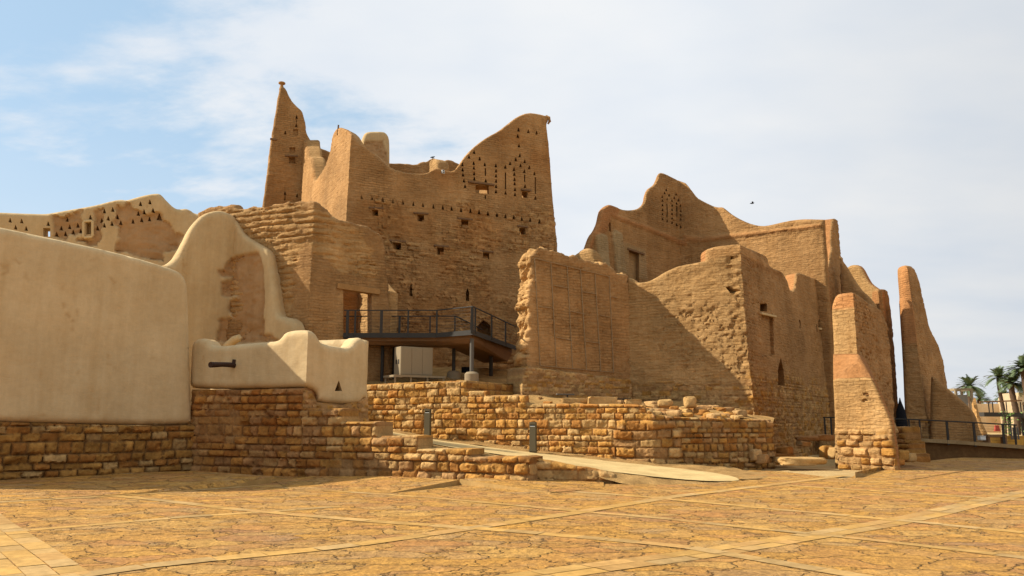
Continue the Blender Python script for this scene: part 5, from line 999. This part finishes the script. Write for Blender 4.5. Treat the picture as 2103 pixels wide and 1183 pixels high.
wall('rendered_wall', t, Plan([W(2090, 105), W(2330, 103)]), [(2090, 822), (2094, 806), (2330, 800)], lambda u, z: plaster(u, z, 263, np.array((.42, .32, .20))), M_PLA, T=6, res=.7, r=.1, zb=-.3, sm=0)
# steel footbridge
t = thing('far_footbridge', 'dark steel footbridge with thin railing in front of the far palms', 'footbridge', (*W(2060, 84), 0)); z1 = AT(2050, 847, 84)[2]; xa, xb = AT(2012, 850, 84)[0], AT(2092, 850, 84)[0]; xc = AT(2260, 850, 84)[0]
mb = MB(); mb.bar((xa, 84, z1 - .2), (xb, 84, z1 - .25), 1.6, .42); mb.build('deck', M_STEEL, t); mb = MB(); mb.bar((xb, 84, z1 - .35), (xc, 80, z1 - .9), 1.6, .42); mb.build('ramp', M_STEEL, t)
zr_ = AT(2050, 826, 84)[2]; mb = MB(); mb.bar((AT(2004, 826, 84)[0], 83.3, zr_), (xb, 83.3, zr_ + .15), .12, .14); mb.build('handrail', M_BOARD, t); mb = MB(); mb.bar((xb, 83.3, zr_ - .2), (xc, 79.3, zr_ - .7), .1, .1); mb.build('handrail', M_BOARD, t)
for px in (2023, 2031, 2059, 2088, 2094, 2101): x = AT(px, 840, 84)[0]; mb = MB(); mb.bar((x, 83.3, z1 - .3), (x, 83.3, zr_), .08); mb.build('post', M_STEEL, t)
for px in (2070, 2098): x = AT(px, 840, 84)[0]; mb = MB(); mb.bar((x, 84, -.1), (x, 84, z1 - .3), .25); mb.build('pier', M_STEEL, t)
M_ORB = earth('orange_block', .9, .2, 2, 9, .3, .02, base=(.56, .30, .06))
for px, dp, wd, lb in ((2040, 52, .95, 'orange stone block left of the others beyond the bridge'), (2074, 51, 1.0, 'orange stone block with stacked grey signs leaning on it'), (2108, 51.5, 1.4, 'orange stone block at the far right edge beyond the bridge')):
    p = np.array([*W(px, dp), ground_z(*[np.array([v]) for v in W(px, dp)])[0]]); t = thing('orange_block', lb, 'stone block', p, None); mb = MB(); mb.box(p + zz * .33, (wd, .6, .72), (1, .12)); mb.build('block', M_ORB, t, .03); mb = MB(); mb.box(p + zz * .705, (wd + .06, .66, .05), (1, .12)); mb.build('coping', M_ORB, t, .01)
p = AT(2084, 889, 50.4); t = thing('leaning_sign_stack', 'stack of thin grey boards leaning against an orange block', 'boards', p)
for i in range(4): mb = MB(); q = p + (.12 * i - .2, -.03 * i, -.05); mb.bar(q - zz * .35, q + (.05, .12, .38), .09, .03, (0, 1, 0)); mb.build('board', M_STEELM, t)
p = AT(2044, 899, 44); t = thing('dark_bench', 'long low dark bench beyond the bridge railing', 'bench', p); mb = MB(); mb.box(p + zz * .1, (1.1, .4, .14), (1, .1)); mb.build('seat', M_BOARD, t, .02)
for s_ in (-.45, .45): mb = MB(); mb.box(p + (s_, 0, -.2), (.12, .36, .45), (1, .1)); mb.build('leg', M_BOARD, t)
p = AT(2016, 900, 43.5); t = thing('white_box', 'small white box lying beside the foot of the sloping buttress', 'box', p); mb = MB(); mb.box(p, (.32, .24, .2), (1, .2)); mb.build('body', M_LENS, t, .01); mb = MB(); mb.box(p + zz * .11, (.34, .26, .03), (1, .2)); mb.build('lid', M_LENS, t, .005)
p = AT(2047, 876, 60); t = thing('red_barrier', 'small red plastic barrier far behind the orange blocks', 'barrier', p); mr_ = flat('red_plastic', (.32, .05, .03), .6); mb = MB(); mb.quadbox([p + v for v in ((-.2, -.1, -.3), (.2, -.1, -.3), (.2, .1, -.3), (-.2, .1, -.3), (-.15, -.05, .1), (.15, -.05, .1), (.15, .05, .1), (-.15, .05, .1))]); mb.build('body', mr_, t, .04); mb = MB(); mb.bar(p + (-.22, 0, -.32), p + (.22, 0, -.32), .24, .05); mb.build('foot', mr_, t, .02)
p = AT(2090, 923, 41); t = thing('kerb_slab', 'flat stone slab at the plaza edge near the bridge end', 'stone slab', p); mb = MB(); mb.box(p, (2.6, .9, .22), (1, -.05)); mb.build('slab', M_EDGE, t, .02)
# --- palms
def leaf_mat(name, a, b):
    m, N, L, P = new_mat(name); P.inputs['Roughness'].default_value = .6; tc = N.new('ShaderNodeTexCoord'); n = N.new('ShaderNodeTexNoise'); L.new(tc.outputs['Object'], n.inputs['Vector']); n.inputs['Scale'].default_value = 1.4; n.inputs['Detail'].default_value = 4
    x = N.new('ShaderNodeMix'); x.data_type = 'RGBA'; L.new(n.outputs[0], x.inputs[0]); x.inputs[6].default_value = (*a, 1); x.inputs[7].default_value = (*b, 1); L.new(x.outputs[2], P.inputs['Base Color']); return m
M_PALM = leaf_mat('palm_leaf', (.045, .075, .03), (.15, .18, .075)); M_TRUNK = flat('palm_bark', (.085, .052, .03), .95, 0, .4, 5); M_SAP = leaf_mat('sapling_leaf', (.10, .20, .03), (.2, .3, .06))
def palm(px, py, dp, R, label, tr=.3, seed=0, nf=64):
    rg = random.Random(seed); c = AT(px, py, dp); t = thing('date_palm', label, 'palm tree', (c[0], c[1], 0), 'date palms in the distance')
    V = []; Fc = []
    for i in range(nf):
        az = rg.uniform(0, 2 * math.pi); el = math.asin(rg.uniform(-.35, 1)) ; Ln = R * rg.uniform(.8, 1.1); d = np.array([math.cos(az) * math.cos(el), math.sin(az) * math.cos(el), math.sin(el)]); side = np.cross(d, (0, 0, 1.)); side /= np.linalg.norm(side) + 1e-6
        pts = []
        for j in range(11): s_ = j / 10; pts.append(c + d * Ln * s_ - np.array([0, 0, 1.]) * Ln * .42 * s_ ** 2.2 * (1.0 - .3 * math.sin(el)))
        for j in range(1, 11):
            a = pts[j - 1]; b = pts[j]; tt = (b - a); tt /= np.linalg.norm(tt); up = np.cross(side, tt)
            for k in range(2):
                q = a + (b - a) * k / 2; ll = Ln * .26 * math.sin(math.pi * min(.93, .12 + .85 * j / 11)) ** .7
                for sg in (-1, 1):
                    e = q + (side * sg * .75 + tt * .75 + up * .22 + np.array([rg.uniform(-.1, .1), rg.uniform(-.1, .1), -.18])) * ll; wv = tt * .035 * R; n0 = len(V); V += [q - wv, q + wv, e]; Fc.append((n0, n0 + 1, n0 + 2))
            wv = side * .012 * R; n0 = len(V); V += [a - wv, a + wv, b]; Fc.append((n0, n0 + 1, n0 + 2))
    npmesh('crown', np.array(V), np.array(Fc), M_PALM, t, None, False)
    mb = MB(); n = 26; mb.tube([(c[0] + .15 * math.sin(k * .2), c[1], c[2] * k / n) for k in range(n + 1)], [tr * (1.15 - .2 * k / n) * (1 + .10 * (k % 2)) for k in range(n + 1)], 10); mb.build('trunk', M_TRUNK, t, 0, True)
palm(1991, 793, 104, 2.1, 'date palm farthest left, its crown rising behind the framed panel', .28, 1)
palm(2052, 775, 98, 2.0, 'date palm with a bare straight trunk in the middle of the group', .2, 2)
palm(2079, 786, 94, 2.0, 'date palm with a thick patterned trunk right of the middle one', .3, 3)
palm(2104, 757, 92, 2.3, 'tallest date palm, cut off by the right edge of the picture', .3, 4)
palm(2062, 815, 120, 1.7, 'small distant date palm low between the two trunks', .25, 5)
palm(2012, 818, 122, 1.7, 'small distant date palm low behind the leftmost crown', .25, 6)
p = np.array([*W(2069, 62), 0.]); t = thing('sapling', 'thin young tree with bright green leaves beyond the footbridge', 'tree', p); mb = MB(); mb.tube([p, p + (.05, 0, 1.), p + (0, 0, 2.2)], [.04, .03, .015], 6); mb.build('trunk', M_TRUNK, t, 0, True); V = []; Fc = []; rg = random.Random(9)
for i in range(150): q = p + np.array([rg.gauss(0, .38), rg.gauss(0, .38), rg.uniform(.6, 2.4)]); a = np.array([rg.uniform(-1, 1) for _ in range(3)]) * .12; b = np.array([rg.uniform(-1, 1) for _ in range(3)]) * .12; n0 = len(V); V += [q, q + a, q + b]; Fc.append((n0, n0 + 1, n0 + 2))
npmesh('crown', np.array(V), np.array(Fc), M_SAP, t, None, False)
